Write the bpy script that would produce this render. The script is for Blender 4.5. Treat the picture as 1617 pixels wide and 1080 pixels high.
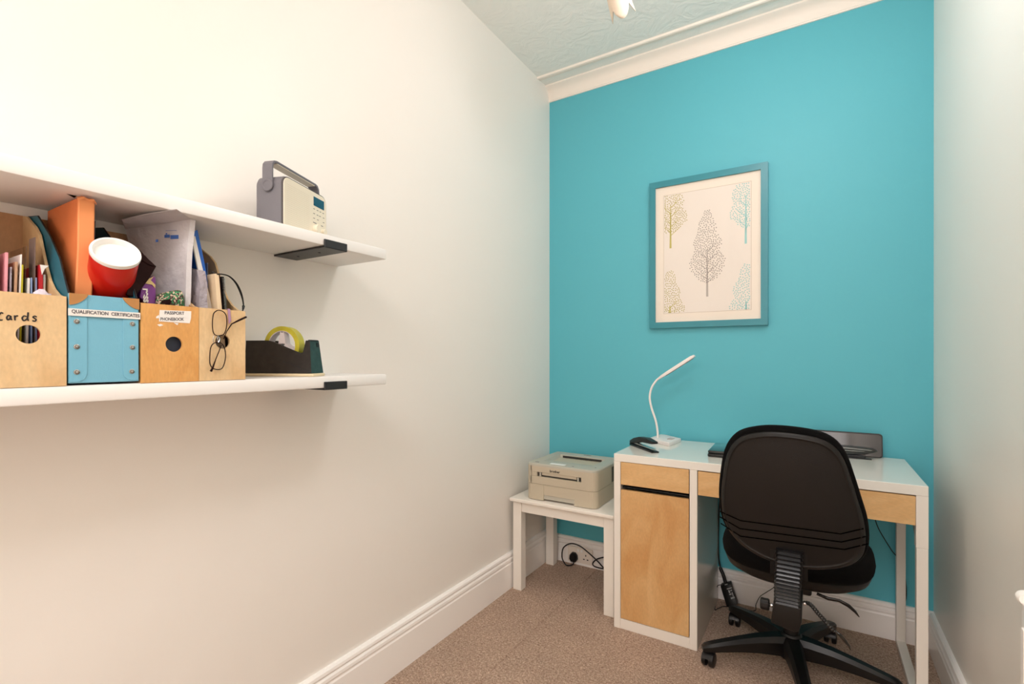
import bpy, bmesh, math, random
from mathutils import Vector, Matrix
random.seed(7)
for o in list(bpy.data.objects):
    bpy.data.objects.remove(o)
S = bpy.context.scene
COL = S.collection

# ------------------------------------------------------------------ camera
CAM = Vector((1.3313, -2.564, 1.1601)); YAW = 0.5551; FPX = 776.2; PPX = 808.5; PPY = 566.5
cd = bpy.data.cameras.new('camera'); cam = bpy.data.objects.new('camera', cd); COL.objects.link(cam)
cam.location = CAM; cam.rotation_euler = (math.pi/2 - 0.0007, 0, YAW)
cd.sensor_fit = 'HORIZONTAL'; cd.sensor_width = 36; cd.lens = FPX/1617*36
cd.shift_y = (PPY-540)/1617; cd.clip_start = 0.02
S.camera = cam

# ------------------------------------------------------------------ light
w = bpy.data.worlds.new('world'); S.world = w; w.use_nodes = True
w.node_tree.nodes['Background'].inputs[0].default_value = (0.9, 0.95, 1, 1)
w.node_tree.nodes['Background'].inputs[1].default_value = 0.2
def area(name, loc, rot, sx, sy, e, col):
    l = bpy.data.lights.new(name, 'AREA'); l.shape = 'RECTANGLE'; l.size = sx; l.size_y = sy
    l.energy = e; l.color = col
    o = bpy.data.objects.new(name, l); COL.objects.link(o); o.location = loc; o.rotation_euler = rot
    return o
#LIGHTS
def point_fill(name, loc, r, e, col):
    l = bpy.data.lights.new(name, 'POINT'); l.energy = e; l.shadow_soft_size = r; l.color = col
    o = bpy.data.objects.new(name, l); COL.objects.link(o); o.location = loc; return o
LC = (1.0, 0.957, 0.968)
point_fill('overhead_fill', (1.17, -1.12, 2.42), .13, 14.3, LC)  # unseen fill lamp added near the pendant, which is itself unlit
area('ceiling_fill', (1.28, -3.8, 2.70), (0, 0, 0), 0.7, 1.6, 39, LC)  # added panel under the ceiling behind the camera, only to fill the room
area('rear_fill', (1.25, -5.1, 1.55), (math.radians(90), 0, 0), 0.8, 1.7, 11, LC)  # invented panel facing the back wall, added to even out the light
#END
S.view_settings.view_transform = 'Standard'; S.view_settings.look = 'None'
S.view_settings.exposure = 0.0; S.view_settings.gamma = 1.0; S.view_settings.use_curve_mapping = False
S.cycles.use_denoising = True; S.cycles.max_bounces = 10; S.cycles.diffuse_bounces = 6
S.cycles.transparent_max_bounces = 12; S.cycles.sample_clamp_indirect = 8

# ------------------------------------------------------------------ helpers
def ray(px, py):
    c, s = math.cos(YAW), math.sin(YAW)
    return Vector((-s, c, 0)) + Vector((c, s, 0))*((px-PPX)/FPX) + Vector((0, 0, 1))*((PPY-py)/FPX)
def at(ax, v, px, py):                      # where the sight line of a photo point meets a plane of the room
    d = ray(px, py); return CAM + d*((v-CAM[ax])/d[ax])
def X(v, px, py): return at(0, v, px, py)
def Y(v, px, py): return at(1, v, px, py)
def Z(v, px, py): return at(2, v, px, py)

class MB:
    def __init__(s): s.b = bmesh.new()
    def mark(s): s._n = len(s.b.faces)
    def poly(s, pts, mi=0):
        f = s.b.faces.new([s.b.verts.new(p) for p in pts]); f.material_index = mi; return s
    def box(s, a, b, bev=0.0, seg=2, mi=0, M=None):
        x0, y0, z0 = [min(i, j) for i, j in zip(a, b)]; x1, y1, z1 = [max(i, j) for i, j in zip(a, b)]
        t = bmesh.new(); r = bmesh.ops.create_cube(t, size=1)
        for v in t.verts:
            v.co = Vector(((v.co.x+.5)*(x1-x0)+x0, (v.co.y+.5)*(y1-y0)+y0, (v.co.z+.5)*(z1-z0)+z0))
        if bev: bmesh.ops.bevel(t, geom=t.edges[:], offset=bev, segments=seg, affect='EDGES', profile=.5)
        return s.merge(t, mi, M)
    def merge(s, t, mi=0, M=None):
        vm = {}
        for v in t.verts: vm[v] = s.b.verts.new(M @ v.co if M else v.co)
        for f in t.faces:
            try: g = s.b.faces.new([vm[v] for v in f.verts]); g.material_index = mi
            except ValueError: pass
        t.free(); return s
    def prism(s, pts, d, bev=0.0, mi=0, M=None, seg=2):      # closed outline (3D points) pushed along d
        t = bmesh.new(); d = Vector(d)
        f = t.faces.new([t.verts.new(p) for p in pts])
        r = bmesh.ops.extrude_face_region(t, geom=[f])
        for v in [g for g in r['geom'] if isinstance(g, bmesh.types.BMVert)]: v.co += d
        bmesh.ops.recalc_face_normals(t, faces=t.faces[:])
        if bev: bmesh.ops.bevel(t, geom=t.edges[:], offset=bev, segments=seg, affect='EDGES', profile=.5)
        return s.merge(t, mi, M)
    def tube(s, pts, r, n=10, cap=True, mi=0, flat=1.0, up=None, closed=False):
        pts = [Vector(p) for p in pts]; N = len(pts); rs = r if isinstance(r, (list, tuple)) else [r]*N
        rings = []; u = Vector(up) if up else None
        for i, p in enumerate(pts):
            if closed: d = pts[(i+1) % N]-pts[i-1]
            else: d = pts[min(i+1, N-1)]-pts[max(i-1, 0)]
            d.normalize()
            if u is None: u = d.orthogonal()
            u2 = (u-d*u.dot(d)).normalized(); 
            if not up: u = u2
            v2 = d.cross(u2)
            rings.append([s.b.verts.new(p+(u2*math.cos(a)*flat+v2*math.sin(a))*rs[i]) for a in [k*2*math.pi/n for k in range(n)]])
        for i in range(N if closed else N-1):
            A, B = rings[i], rings[(i+1) % N]
            for k in range(n):
                f = s.b.faces.new((A[k], A[(k+1) % n], B[(k+1) % n], B[k])); f.material_index = mi
        if cap and not closed:
            s.b.faces.new(rings[0][::-1]).material_index = mi; s.b.faces.new(rings[-1]).material_index = mi
        return s
    def lathe(s, prof, c=(0, 0, 0), ax=(0, 0, 1), n=24, mi=0, sx=1, sy=1):   # prof: (radius, height)
        ax = Vector(ax).normalized(); u = ax.orthogonal().normalized() if abs(ax.z) < .999 else Vector((1, 0, 0)); v = ax.cross(u); c = Vector(c)
        rings = []
        for (r, h) in prof:
            if r < 1e-6: rings.append([s.b.verts.new(c+ax*h)])
            else: rings.append([s.b.verts.new(c+ax*h+(u*math.cos(a)*sx+v*math.sin(a)*sy)*r) for a in [k*2*math.pi/n for k in range(n)]])
        for A, B in zip(rings, rings[1:]):
            for k in range(n):
                q = [A[k % len(A)], A[(k+1) % len(A)], B[(k+1) % len(B)], B[k % len(B)]]
                q2 = []
                for t in q:
                    if t not in q2: q2.append(t)
                if len(q2) > 2: s.b.faces.new(q2).material_index = mi
        return s
    def loft(s, rings, mi=0, cap=True, closed=True):
        R = [[s.b.verts.new(p) for p in r] for r in rings]
        n = len(R[0])
        for A, B in zip(R, R[1:]):
            for k in range(n if closed else n-1):
                s.b.faces.new((A[k], A[(k+1) % n], B[(k+1) % n], B[k])).material_index = mi
        if cap:
            s.b.faces.new(R[0][::-1]).material_index = mi; s.b.faces.new(R[-1]).material_index = mi
        return s
    def holed(s, a, b, t, c, r, ax=0, n=32, mi=0):          # plate in the plane of axis ax, rectangle a..b (2D), circular hole
        (u0, v0), (u1, v1) = a, b
        def mk(u, v, w):
            return {0: (w, u, v), 1: (u, w, v), 2: (u, v, w)}[ax]
        outer = []; inner = []
        for k in range(n):
            an = 2*math.pi*(k+.5)/n; du, dv = math.cos(an), math.sin(an)
            tu = ((u1 if du > 0 else u0)-c[0])/du if abs(du) > 1e-9 else 1e9
            tv = ((v1 if dv > 0 else v0)-c[1])/dv if abs(dv) > 1e-9 else 1e9
            q = min(tu, tv); outer.append([c[0]+du*q, c[1]+dv*q]); inner.append((c[0]+du*r, c[1]+dv*r))
        for (cu, cv) in ((u0, v0), (u1, v0), (u1, v1), (u0, v1)):
            k = min(range(n), key=lambda i: (outer[i][0]-cu)**2+(outer[i][1]-cv)**2); outer[k] = [cu, cv]
        s.loft([[mk(*p, t[0]) for p in inner], [mk(*p, t[0]) for p in outer], [mk(*p, t[1]) for p in outer], [mk(*p, t[1]) for p in inner], [mk(*p, t[0]) for p in inner]], cap=False, mi=mi)
        bmesh.ops.remove_doubles(s.b, verts=s.b.verts[:], dist=1e-6)
        return s
    def done(s, name, mats, parent=None, smooth=False, loc=None, doubles=False, recalc=True):
        if doubles: bmesh.ops.remove_doubles(s.b, verts=s.b.verts[:], dist=1e-5)
        if recalc: bmesh.ops.recalc_face_normals(s.b, faces=s.b.faces[:])
        me = bpy.data.meshes.new(name); s.b.to_mesh(me); s.b.free()
        for m in (mats if isinstance(mats, (list, tuple)) else [mats]): me.materials.append(m)
        if smooth:
            me.polygons.foreach_set('use_smooth', [True]*len(me.polygons))
            if smooth is not True: me.set_sharp_from_angle(angle=math.radians(smooth))
        o = bpy.data.objects.new(name, me); COL.objects.link(o)
        if parent: o.parent = parent
        if loc: o.location = loc
        return o

def thing(name, label, cat, loc=(0, 0, 0), rz=0, group=None):
    o = bpy.data.objects.new(name, None); COL.objects.link(o); o.empty_display_size = .05
    o.location = loc; o.rotation_euler = (0, 0, rz); o['label'] = label; o['category'] = cat
    if group: o['group'] = group
    return o
def tag(o, label, cat, group=None):
    o['label'] = label; o['category'] = cat
    if group: o['group'] = group
    return o
def struct(o): o['kind'] = 'structure'; return o
def local(root, p): return Matrix.Translation(root.location).__matmul__(Matrix.Rotation(root.rotation_euler.z, 4, 'Z')).inverted() @ Vector(p)
def text(name, s, size, M, mat, parent=None, wx=1.0, ext=.0002, bold=0.0, align='CENTER', space=1.0):
    c = bpy.data.curves.new('t', 'FONT'); c.body = s; c.size = size; c.align_x = align; c.align_y = 'CENTER'
    c.extrude = ext; c.offset = bold; c.space_character = space
    t = bpy.data.objects.new('t', c); COL.objects.link(t)
    bpy.context.view_layer.update()
    me = bpy.data.meshes.new_from_object(t.evaluated_get(bpy.context.evaluated_depsgraph_get()))
    bpy.data.objects.remove(t)
    me.transform(M @ Matrix.Diagonal((wx, 1, 1, 1))); me.materials.clear(); me.materials.append(mat); me.name = name
    o = bpy.data.objects.new(name, me); COL.objects.link(o)
    if parent: o.parent = parent
    return o
def basis(o, x, y):                      # matrix: origin o, text runs along x, up along y
    x = Vector(x).normalized(); y = Vector(y); z = x.cross(y).normalized(); y = z.cross(x)
    return Matrix(((x.x, y.x, z.x, o[0]), (x.y, y.y, z.y, o[1]), (x.z, y.z, z.z, o[2]), (0, 0, 0, 1)))
def spline(pts, n=8, closed=False):
    P = [Vector(p) for p in pts]; out = []; N = len(P)
    for i in range(N if closed else N-1):
        g = (lambda k: P[k % N]) if closed else (lambda k: P[max(0, min(N-1, k))])
        a, b, c, d = g(i-1), g(i), g(i+1), g(i+2)
        for k in range(n):
            t = k/n; out.append(.5*((2*b)+(c-a)*t+(2*a-5*b+4*c-d)*t*t+(-a+3*b-3*c+d)*t**3))
    if not closed: out.append(P[-1])
    return out

# ------------------------------------------------------------------ materials
def lin(c):
    return tuple((v/255/12.92 if v/255 <= .04045 else ((v/255+.055)/1.055)**2.4) for v in c)+(1,)
def mat(name, rgb, rough=.5, metal=0, spec=.5, bump=None, vary=None, coat=0, alpha=None, trans=0, sheen=0, emit=None):
    m = bpy.data.materials.new(name); m.use_nodes = True; nt = m.node_tree; b = nt.nodes['Principled BSDF']
    b.inputs['Base Color'].default_value = lin(rgb); b.inputs['Roughness'].default_value = rough
    b.inputs['Metallic'].default_value = metal; b.inputs['Specular IOR Level'].default_value = spec
    b.inputs['Coat Weight'].default_value = coat; b.inputs['Coat Roughness'].default_value = .05
    b.inputs['Sheen Weight'].default_value = sheen
    if alpha is not None: b.inputs['Alpha'].default_value = alpha
    tc = nt.nodes.new('ShaderNodeTexCoord')
    if vary:                                # (scale, amount, detail, stretch)
        sc, am = vary[0], vary[1]; st = vary[2] if len(vary) > 2 else (1, 1, 1)
        mp = nt.nodes.new('ShaderNodeMapping'); mp.inputs['Scale'].default_value = st
        n = nt.nodes.new('ShaderNodeTexNoise'); n.inputs['Scale'].default_value = sc; n.inputs['Detail'].default_value = 5
        cr = nt.nodes.new('ShaderNodeValToRGB'); c = lin(rgb)
        cr.color_ramp.elements[0].position = .3; cr.color_ramp.elements[1].position = .7
        cr.color_ramp.elements[0].color = tuple(max(0, v*(1-am)) for v in c[:3])+(1,)
        cr.color_ramp.elements[1].color = tuple(min(1, v*(1+am)) for v in c[:3])+(1,)
        nt.links.new(tc.outputs['Object'], mp.inputs[0]); nt.links.new(mp.outputs[0], n.inputs[0])
        nt.links.new(n.outputs[0], cr.inputs[0]); nt.links.new(cr.outputs[0], b.inputs['Base Color'])
    if bump:                                # (scale, strength, distance)
        n = nt.nodes.new('ShaderNodeTexNoise'); n.inputs['Scale'].default_value = bump[0]; n.inputs['Detail'].default_value = 4
        bp = nt.nodes.new('ShaderNodeBump'); bp.inputs['Strength'].default_value = bump[1]; bp.inputs['Distance'].default_value = bump[2]
        nt.links.new(tc.outputs['Object'], n.inputs[0]); nt.links.new(n.outputs[0], bp.inputs['Height']); nt.links.new(bp.outputs[0], b.inputs['Normal'])
    return m
WALLC = (241, 236, 229)
M_wall = mat('wall_paint', WALLC, .42, bump=(6, .12, .02))
M_wallr = mat('wall_paint_right', (244, 240, 232), .38, bump=(5, .15, .02))
M_teal = mat('teal_paint', (90, 183, 198), .55, bump=(60, .05, .003))
M_ceil = mat('ceiling_paint', (248, 246, 240), .75)
M_trim = mat('white_gloss_paint', (252, 248, 244), .3, bump=(20, .05, .003))
M_shelf = mat('shelf_white_paint', (243, 240, 236), .38, bump=(25, .08, .004))
M_corn = mat('cornice_white', (247, 238, 228), .55)
M_white = mat('white_lacquer', (238, 232, 222), .35)
M_top = mat('white_gloss_top', (236, 233, 224), .12, coat=.3)
M_grey = mat('grey_lacquer_reflection', (205, 200, 188), .2, coat=.2)  # also paints the grey reflection on the cupboard side
M_black = mat('black_plastic', (14, 13, 13), .38, bump=(300, .05, .001))
M_shell = mat('charcoal_plastic', (23, 20, 18), .42, spec=.3, bump=(450, .25, .001))
M_fab = mat('black_fabric', (7, 6, 6), .95, spec=.15, bump=(900, .6, .001))
M_dark = mat('near_black', (10, 10, 10), .5)
M_gloss = mat('black_gloss', (12, 14, 15), .08, coat=.6)
M_pr = mat('printer_beige', (193, 182, 160), .5, bump=(500, .1, .0008))
M_prt = mat('printer_top_grey', (184, 180, 166), .45)
M_kraft = mat('kraft_board', (186, 132, 76), .7, vary=(30, .1))
M_blueb = mat('light_blue_board', (118, 182, 206), .5, bump=(350, .3, .001))
M_bluei = mat('blue_board_shaded', (38, 104, 122), .55)  # light blue board darkened to paint the shade on the side panels
M_steel = mat('rivet_steel', (190, 190, 188), .22, metal=1)
M_paper = mat('white_paper', (238, 234, 228), .7)
M_ink = mat('black_ink', (30, 26, 26), .6)
M_inkg = mat('grey_ink', (95, 92, 98), .6)
M_orange = mat('orange_envelope_paper', (222, 122, 66), .7, bump=(25, .4, .004), vary=(14, .08))
M_orange2 = mat('orange_envelope_spine', (236, 150, 92), .7, bump=(25, .4, .004))
M_red = mat('red_tube_card', (205, 32, 20), .3, coat=.2)
M_cap = mat('white_plastic_cap', (245, 243, 238), .35)
M_leather = mat('brown_leather', (36, 15, 13), .6, spec=.12, bump=(120, .5, .002))
M_purple = mat('purple_book', (122, 58, 138), .5)
M_gold = mat('gold_ribbon', (215, 190, 130), .4)
M_padded = mat('padded_envelope', (214, 210, 212), .6, bump=(18, .9, .01), vary=(9, .07, (1, 1, 2)))
M_pblue = mat('stamp_blue', (70, 110, 185), .6)
M_navy = mat('navy_folder', (30, 40, 58), .55)
M_blue = mat('blue_folder', (10, 95, 190), .35)
M_plastic = mat('crumpled_film', (168, 160, 168), .55, bump=(40, 1, .01))
M_cream = mat('cream_card', (232, 208, 172), .6)
M_tan = mat('tan_board', (190, 150, 118), .7)
M_pink = mat('pink_card', (236, 160, 170), .6)
M_redp = mat('red_card', (190, 30, 40), .6)
M_bluep = mat('pale_blue_card', (140, 165, 205), .6)
M_greyp = mat('shaded_board', (120, 100, 92), .7)  # brown tone paints the shade on the divider card's face
M_rad = mat('radio_grey', (112, 110, 116), .55, bump=(300, .2, .0008))
M_radc = mat('radio_cream', (236, 226, 205), .45)
M_radd = mat('radio_dark_edge', (74, 70, 70), .5)
M_lcd = mat('lcd_teal', (30, 82, 104), .2)
M_bracket = mat('bracket_black_metal', (44, 44, 46), .4, metal=.3)
M_tape = mat('yellow_tape', (190, 180, 60), .3, vary=(30, .15))
M_core = mat('tape_core_white', (225, 215, 215), .5)
M_disp = mat('dispenser_dark', (38, 33, 31), .45, vary=(60, .35), bump=(80, .2, .001))
M_dispg = mat('dispenser_green_end', (38, 62, 58), .35, vary=(80, .3))
M_basec = mat('dispenser_cream_base', (226, 208, 172), .5)
M_frame = mat('teal_frame_paint', (50, 138, 152), .35)
M_mat = mat('mount_board', (243, 231, 217), .8)
M_print = mat('print_paper', (238, 228, 218), .8)
M_olive = mat('print_olive', (168, 152, 40), .8)
M_aqua = mat('print_aqua', (128, 198, 196), .8)
M_gtree = mat('print_grey', (138, 126, 118), .8)
M_lamp = mat('lamp_white_plastic', (244, 236, 232), .35)
M_lampu = mat('lamp_diffuser', (196, 180, 176), .5)
M_chrome = mat('chrome', (200, 200, 200), .15, metal=1)
M_ribbon = mat('lilac_ribbon', (178, 140, 170), .6)
M_peach = mat('opal_shade', (232, 216, 196), .35)
M_vent = mat('printer_slot_dark', (40, 38, 34), .6)
M_plug = mat('socket_white', (236, 226, 214), .3)

def glassm(name, tint=(1, 1, 1), r=.0, k=.09):
    m = bpy.data.materials.new(name); m.use_nodes = True; nt = m.node_tree; nt.nodes.clear()
    o = nt.nodes.new('ShaderNodeOutputMaterial'); mx = nt.nodes.new('ShaderNodeMixShader')
    t = nt.nodes.new('ShaderNodeBsdfTransparent'); g = nt.nodes.new('ShaderNodeBsdfGlossy'); fr = nt.nodes.new('ShaderNodeFresnel')
    t.inputs[0].default_value = (*tint, 1); g.inputs['Roughness'].default_value = r; fr.inputs[0].default_value = 1.45
    ge = nt.nodes.new('ShaderNodeNewGeometry'); mu = nt.nodes.new('ShaderNodeMath'); mu.operation = 'MULTIPLY'; iv = nt.nodes.new('ShaderNodeMath'); iv.operation = 'SUBTRACT'; iv.inputs[0].default_value = 1
    nt.links.new(ge.outputs['Backfacing'], iv.inputs[1]); nt.links.new(fr.outputs[0], mu.inputs[0]); nt.links.new(iv.outputs[0], mu.inputs[1])
    nt.links.new(mu.outputs[0], mx.inputs[0]); nt.links.new(t.outputs[0], mx.inputs[1]); nt.links.new(g.outputs[0], mx.inputs[2]); nt.links.new(mx.outputs[0], o.inputs[0])
    return m
M_glass = glassm('clear_glass'); M_film = glassm('clear_film', (.86, .86, .88), .15)

def wood(name, light, dark, st=(3, 3, .5), sc=6, rough=.45):
    m = bpy.data.materials.new(name); m.use_nodes = True; nt = m.node_tree; b = nt.nodes['Principled BSDF']; b.inputs['Roughness'].default_value = rough
    tc = nt.nodes.new('ShaderNodeTexCoord'); mp = nt.nodes.new('ShaderNodeMapping'); mp.inputs['Scale'].default_value = st
    n = nt.nodes.new('ShaderNodeTexNoise'); n.inputs['Scale'].default_value = sc; n.inputs['Detail'].default_value = 6; n.inputs['Distortion'].default_value = 1.2
    n2 = nt.nodes.new('ShaderNodeTexNoise'); n2.inputs['Scale'].default_value = 90; n2.inputs['Detail'].default_value = 3
    cr = nt.nodes.new('ShaderNodeValToRGB'); cr.color_ramp.elements[0].position = .28; cr.color_ramp.elements[1].position = .68
    cr.color_ramp.elements[0].color = lin(dark); cr.color_ramp.elements[1].color = lin(light)
    mx = nt.nodes.new('ShaderNodeMix'); mx.data_type = 'RGBA'; mx.blend_type = 'MULTIPLY'; mx.inputs[0].default_value = .25
    L = nt.links.new
    L(tc.outputs['Object'], mp.inputs[0]); L(mp.outputs[0], n.inputs[0]); L(mp.outputs[0], n2.inputs[0]); L(n.outputs[0], cr.inputs[0])
    L(cr.outputs[0], mx.inputs[6]); L(n2.outputs[0], mx.inputs[7]); L(mx.outputs[2], b.inputs['Base Color'])
    return m
M_birch = wood('birch_veneer', (232, 188, 130), (214, 160, 98), (2, 2, .8), 5)
M_birchd = wood('birch_drawer', (236, 194, 136), (224, 176, 116), (.8, 2, 3), 5)
M_ply = wood('pale_plywood', (240, 208, 160), (228, 188, 136), (2, 2, 1), 7)
M_ply2 = wood('amber_plywood', (236, 178, 106), (220, 156, 82), (2, 3, 1), 8)
M_plyin = wood('plywood_inside', (206, 160, 116), (190, 142, 98), (2, 2, 1), 7)
M_edge = mat('plywood_edge', (240, 214, 174), .6)

def carpet():
    m = bpy.data.materials.new('carpet_pile'); m.use_nodes = True; nt = m.node_tree; b = nt.nodes['Principled BSDF']; L = nt.links.new
    b.inputs['Roughness'].default_value = .95; b.inputs['Specular IOR Level'].default_value = .1; b.inputs['Sheen Weight'].default_value = .15
    tc = nt.nodes.new('ShaderNodeTexCoord')
    n = nt.nodes.new('ShaderNodeTexNoise'); n.inputs['Scale'].default_value = 135; n.inputs['Detail'].default_value = 6; n.inputs['Roughness'].default_value = .8; n.inputs['Distortion'].default_value = .6
    big = nt.nodes.new('ShaderNodeTexNoise'); big.inputs['Scale'].default_value = 5; big.inputs['Detail'].default_value = 2
    v = nt.nodes.new('ShaderNodeTexVoronoi'); v.inputs['Scale'].default_value = 230
    cr = nt.nodes.new('ShaderNodeValToRGB'); e = cr.color_ramp.elements
    e[0].position = .33; e[0].color = lin((128, 96, 78)); e[1].position = .66; e[1].color = lin((255, 232, 208))
    k = cr.color_ramp.elements.new(.5); k.color = lin((204, 170, 145))
    mx = nt.nodes.new('ShaderNodeMix'); mx.data_type = 'RGBA'; mx.blend_type = 'MULTIPLY'; mx.inputs[0].default_value = .25
    bp = nt.nodes.new('ShaderNodeBump'); bp.inputs['Strength'].default_value = .8; bp.inputs['Distance'].default_value = .006
    for t in (n, big, v): L(tc.outputs['Object'], t.inputs['Vector'])
    L(n.outputs[0], cr.inputs[0]); L(cr.outputs[0], mx.inputs[6]); L(big.outputs[0], mx.inputs[7]); L(mx.outputs[2], b.inputs['Base Color'])
    ad = nt.nodes.new('ShaderNodeMath'); ad.operation = 'SUBTRACT'; L(n.outputs[0], ad.inputs[0]); L(v.outputs['Distance'], ad.inputs[1])
    L(ad.outputs[0], bp.inputs['Height']); L(bp.outputs[0], b.inputs['Normal'])
    return m
M_carpet = carpet()
def ceilmat():
    nt = M_ceil.node_tree; b = nt.nodes['Principled BSDF']; L = nt.links.new
    tc = nt.nodes.new('ShaderNodeTexCoord'); wv = nt.nodes.new('ShaderNodeTexNoise'); wv.inputs['Scale'].default_value = 9; wv.inputs['Distortion'].default_value = 2.5; wv.inputs['Detail'].default_value = 5
    bp = nt.nodes.new('ShaderNodeBump'); bp.inputs['Strength'].default_value = .35; bp.inputs['Distance'].default_value = .02
    L(tc.outputs['Object'], wv.inputs['Vector']); L(wv.outputs[0], bp.inputs['Height']); L(bp.outputs[0], b.inputs['Normal'])
ceilmat()
def seqmat():
    m = bpy.data.materials.new('sequin_pattern'); m.use_nodes = True; nt = m.node_tree; b = nt.nodes['Principled BSDF']; L = nt.links.new
    tc = nt.nodes.new('ShaderNodeTexCoord'); v = nt.nodes.new('ShaderNodeTexVoronoi'); v.inputs['Scale'].default_value = 420
    cr = nt.nodes.new('ShaderNodeValToRGB'); cr.color_ramp.interpolation = 'CONSTANT'; e = cr.color_ramp.elements
    e[0].color = lin((20, 120, 70)); e[1].position = .35; e[1].color = lin((70, 38, 32))
    for p, c in ((.62, (215, 190, 170)), (.78, (60, 160, 100))): k = e.new(p); k.color = lin(c)
    L(tc.outputs['Object'], v.inputs['Vector']); L(v.outputs['Color'], cr.inputs[0]); L(cr.outputs[0], b.inputs['Base Color']); b.inputs['Roughness'].default_value = .3
    return m
M_seq = seqmat()

# ------------------------------------------------------------------ the room
W = 1.729; H = 2.7352; YF = -5.2; T = .1
def shell(name, a, b, m): return struct(MB().box(a, b).done(name, m))
fl = MB()
xs = [-T, .3010, .3043, .3057, .3090, W+T]; zs = [0, 0, -.0035, -.0035, 0, 0]
for i in range(5):
    fl.poly([(xs[i], YF-T, zs[i]), (xs[i+1], YF-T, zs[i+1]), (xs[i+1], T, zs[i+1]), (xs[i], T, zs[i])])
fl.poly([(-T, YF-T, -.06), (-T, T, -.06), (W+T, T, -.06), (W+T, YF-T, -.06)])
struct(fl.done('floor', M_carpet, doubles=True))
shell('ceiling', (-T, YF-T, H), (W+T, T, H+.08), M_ceil)
shell('wall_left', (-T, YF-T, 0), (0, 0, H), M_wall)
shell('wall_right', (W, YF-T, 0), (W+T, 0, H), M_wallr)
shell('wall_back', (-T, 0, 0), (W+T, T, H), M_teal)
shell('wall_front', (0, YF-T, 0), (W, YF, H), M_wall)
def skirting(name, h, a, b, inward, t=.02):     # profile swept along a wall foot
    prof = [(0, 0), (t, 0), (t, h-.052), (t-.003, h-.047), (t-.003, h-.042), (t, h-.038), (t-.001, h-.028), (t-.007, h-.022), (t-.007, h-.018), (t-.002, h-.014), (t-.004, h-.005), (t-.010, h), (0, h)]
    a, b, n = Vector(a), Vector(b), Vector(inward)
    m = MB(); m.loft([[p+n*u+Vector((0, 0, z)) for (u, z) in prof] for p in (a, b)])
    return struct(m.done(name, M_trim))
skirting('baseboard_left', .176, (0, -.02, 0), (0, YF, 0), (1, 0, 0))
skirting('baseboard_back', .147, (0, 0, 0), (W, 0, 0), (0, -1, 0))
skirting('baseboard_right', .147, (W, -.02, 0), (W, YF, 0), (-1, 0, 0))
# cornice: cove on the wall, flat band, ribbed mould on the ceiling
cv = MB()
p1 = [(0, H), (.052, H), (.052, H-.008), (.046, H-.012)]+[(.046*(1-math.sin(k*math.pi/12)*.86)-.001, H-.014-.054*(1-math.cos(k*math.pi/12))) for k in range(1, 7)]+[(.009, H-.074), (.007, H-.079), (0, H-.079)]
cv.loft([[Vector((x, -u, z)) for (u, z) in p1] for x in (0, W)])
p2 = [(.112, H), (.112, H-.003), (.117, H-.004), (.119, H-.002), (.121, H-.007), (.131, H-.008), (.134, H-.003), (.137, H-.009), (.143, H-.012), (.149, H-.009), (.151, H)]
cv.loft([[Vector((x, -u, z)) for (u, z) in p2] for x in (0, W)])
struct(cv.done('trim_1', M_corn, smooth=30))

# ------------------------------------------------------------------ shelves
SD = .2221; SE = -1.4962
def shelf(name_label, ztop, th):
    r = thing('wall_shelf', name_label, 'shelf', (0, SE, ztop))
    m = MB(); m.box((.001, -1.30, -th), (SD, 0, 0), .004, 2)
    m.done('board', M_shelf, r, smooth=40)
    # lipped metal bracket: plate under the board, lip up the front, leg down the wall
    b = MB(); y0, y1 = -.225, -.151
    y0, y1 = -1.7215-SE, -1.6475-SE
    b.box((.001, y0, -th-.0055), (SD+.004, y1, -th-.0005), .0008, 1)
    b.box((SD+.0005, y0, -th-.0055), (SD+.005, y1, -th+.0165), .0012, 1)
    for x in (.06, .155): b.lathe([(0, 0), (.004, 0), (.004, .0012), (0, .002)], (x, (y0+y1)/2, -th-.0055), (0, 0, -1), 12)
    b.done('bracket', M_bracket, r)
    return r
Z1, TH = 1.4907, .0308; Z2 = 1.1124
shelf('upper white wall shelf carrying only the radio, black lipped bracket near its end', Z1, TH)
shelf('lower white wall shelf holding magazine files and the tape dispenser', Z2, TH)

# ------------------------------------------------------------------ magazine files
KPROF = [(.006, .3276), (.025, .3176+.006), (.05, .3096), (.075, .2966), (.098, .278), (.112, .2516), (.133, .2156), (.152, .1886), (.171, .1726), (.195, .160), (.2215, .155)]
def kfile(label, y0, y1, hole, m):
    r = thing('magazine_file', label, 'magazine file', (0, y0, Z2), 0, None); w_ = y1-y0; t = .0045
    f = MB().holed((0, 0), (w_, .1555), (.2215-.005, .2215), (hole[0]-y0, hole[1]-Z2), .0155, 0)
    f.done('front_panel', m, r)
    pr = [Vector((x, 0, z)) for x, z in KPROF]
    pts = [Vector((.006, 0, 0)), Vector((.2163, 0, 0)), Vector((.2163, 0, .155))]+[p for p in reversed(pr) if p.x < .2163]
    for yy in (0, w_-t):
        MB().prism([p+Vector((0, yy, 0)) for p in pts], (0, t, 0)).done('side_panel', [M_plyin if m is not M_ply else M_ply], r)
    MB().box((.0015, 0, 0), (.006, w_, .3276)).done('back_panel', M_plyin, r)
    MB().box((.006, t, .002), (.2163, w_-t, .007)).done('base_panel', M_plyin, r)
    return r
fc = kfile('pale wooden magazine file with handwritten word Cards, nearest the camera', -2.345, -2.2455, (-2.294, 1.2), M_ply)
fp = kfile('amber wooden magazine file labelled PASSPORT PHONEBOOK', -2.135, -2.0302, (-2.077, 1.189), M_ply2)
fg = kfile('wooden magazine file with spectacles hanging on its front', -2.0294, -1.9305, (-1.981, 1.197), M_ply)
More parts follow.
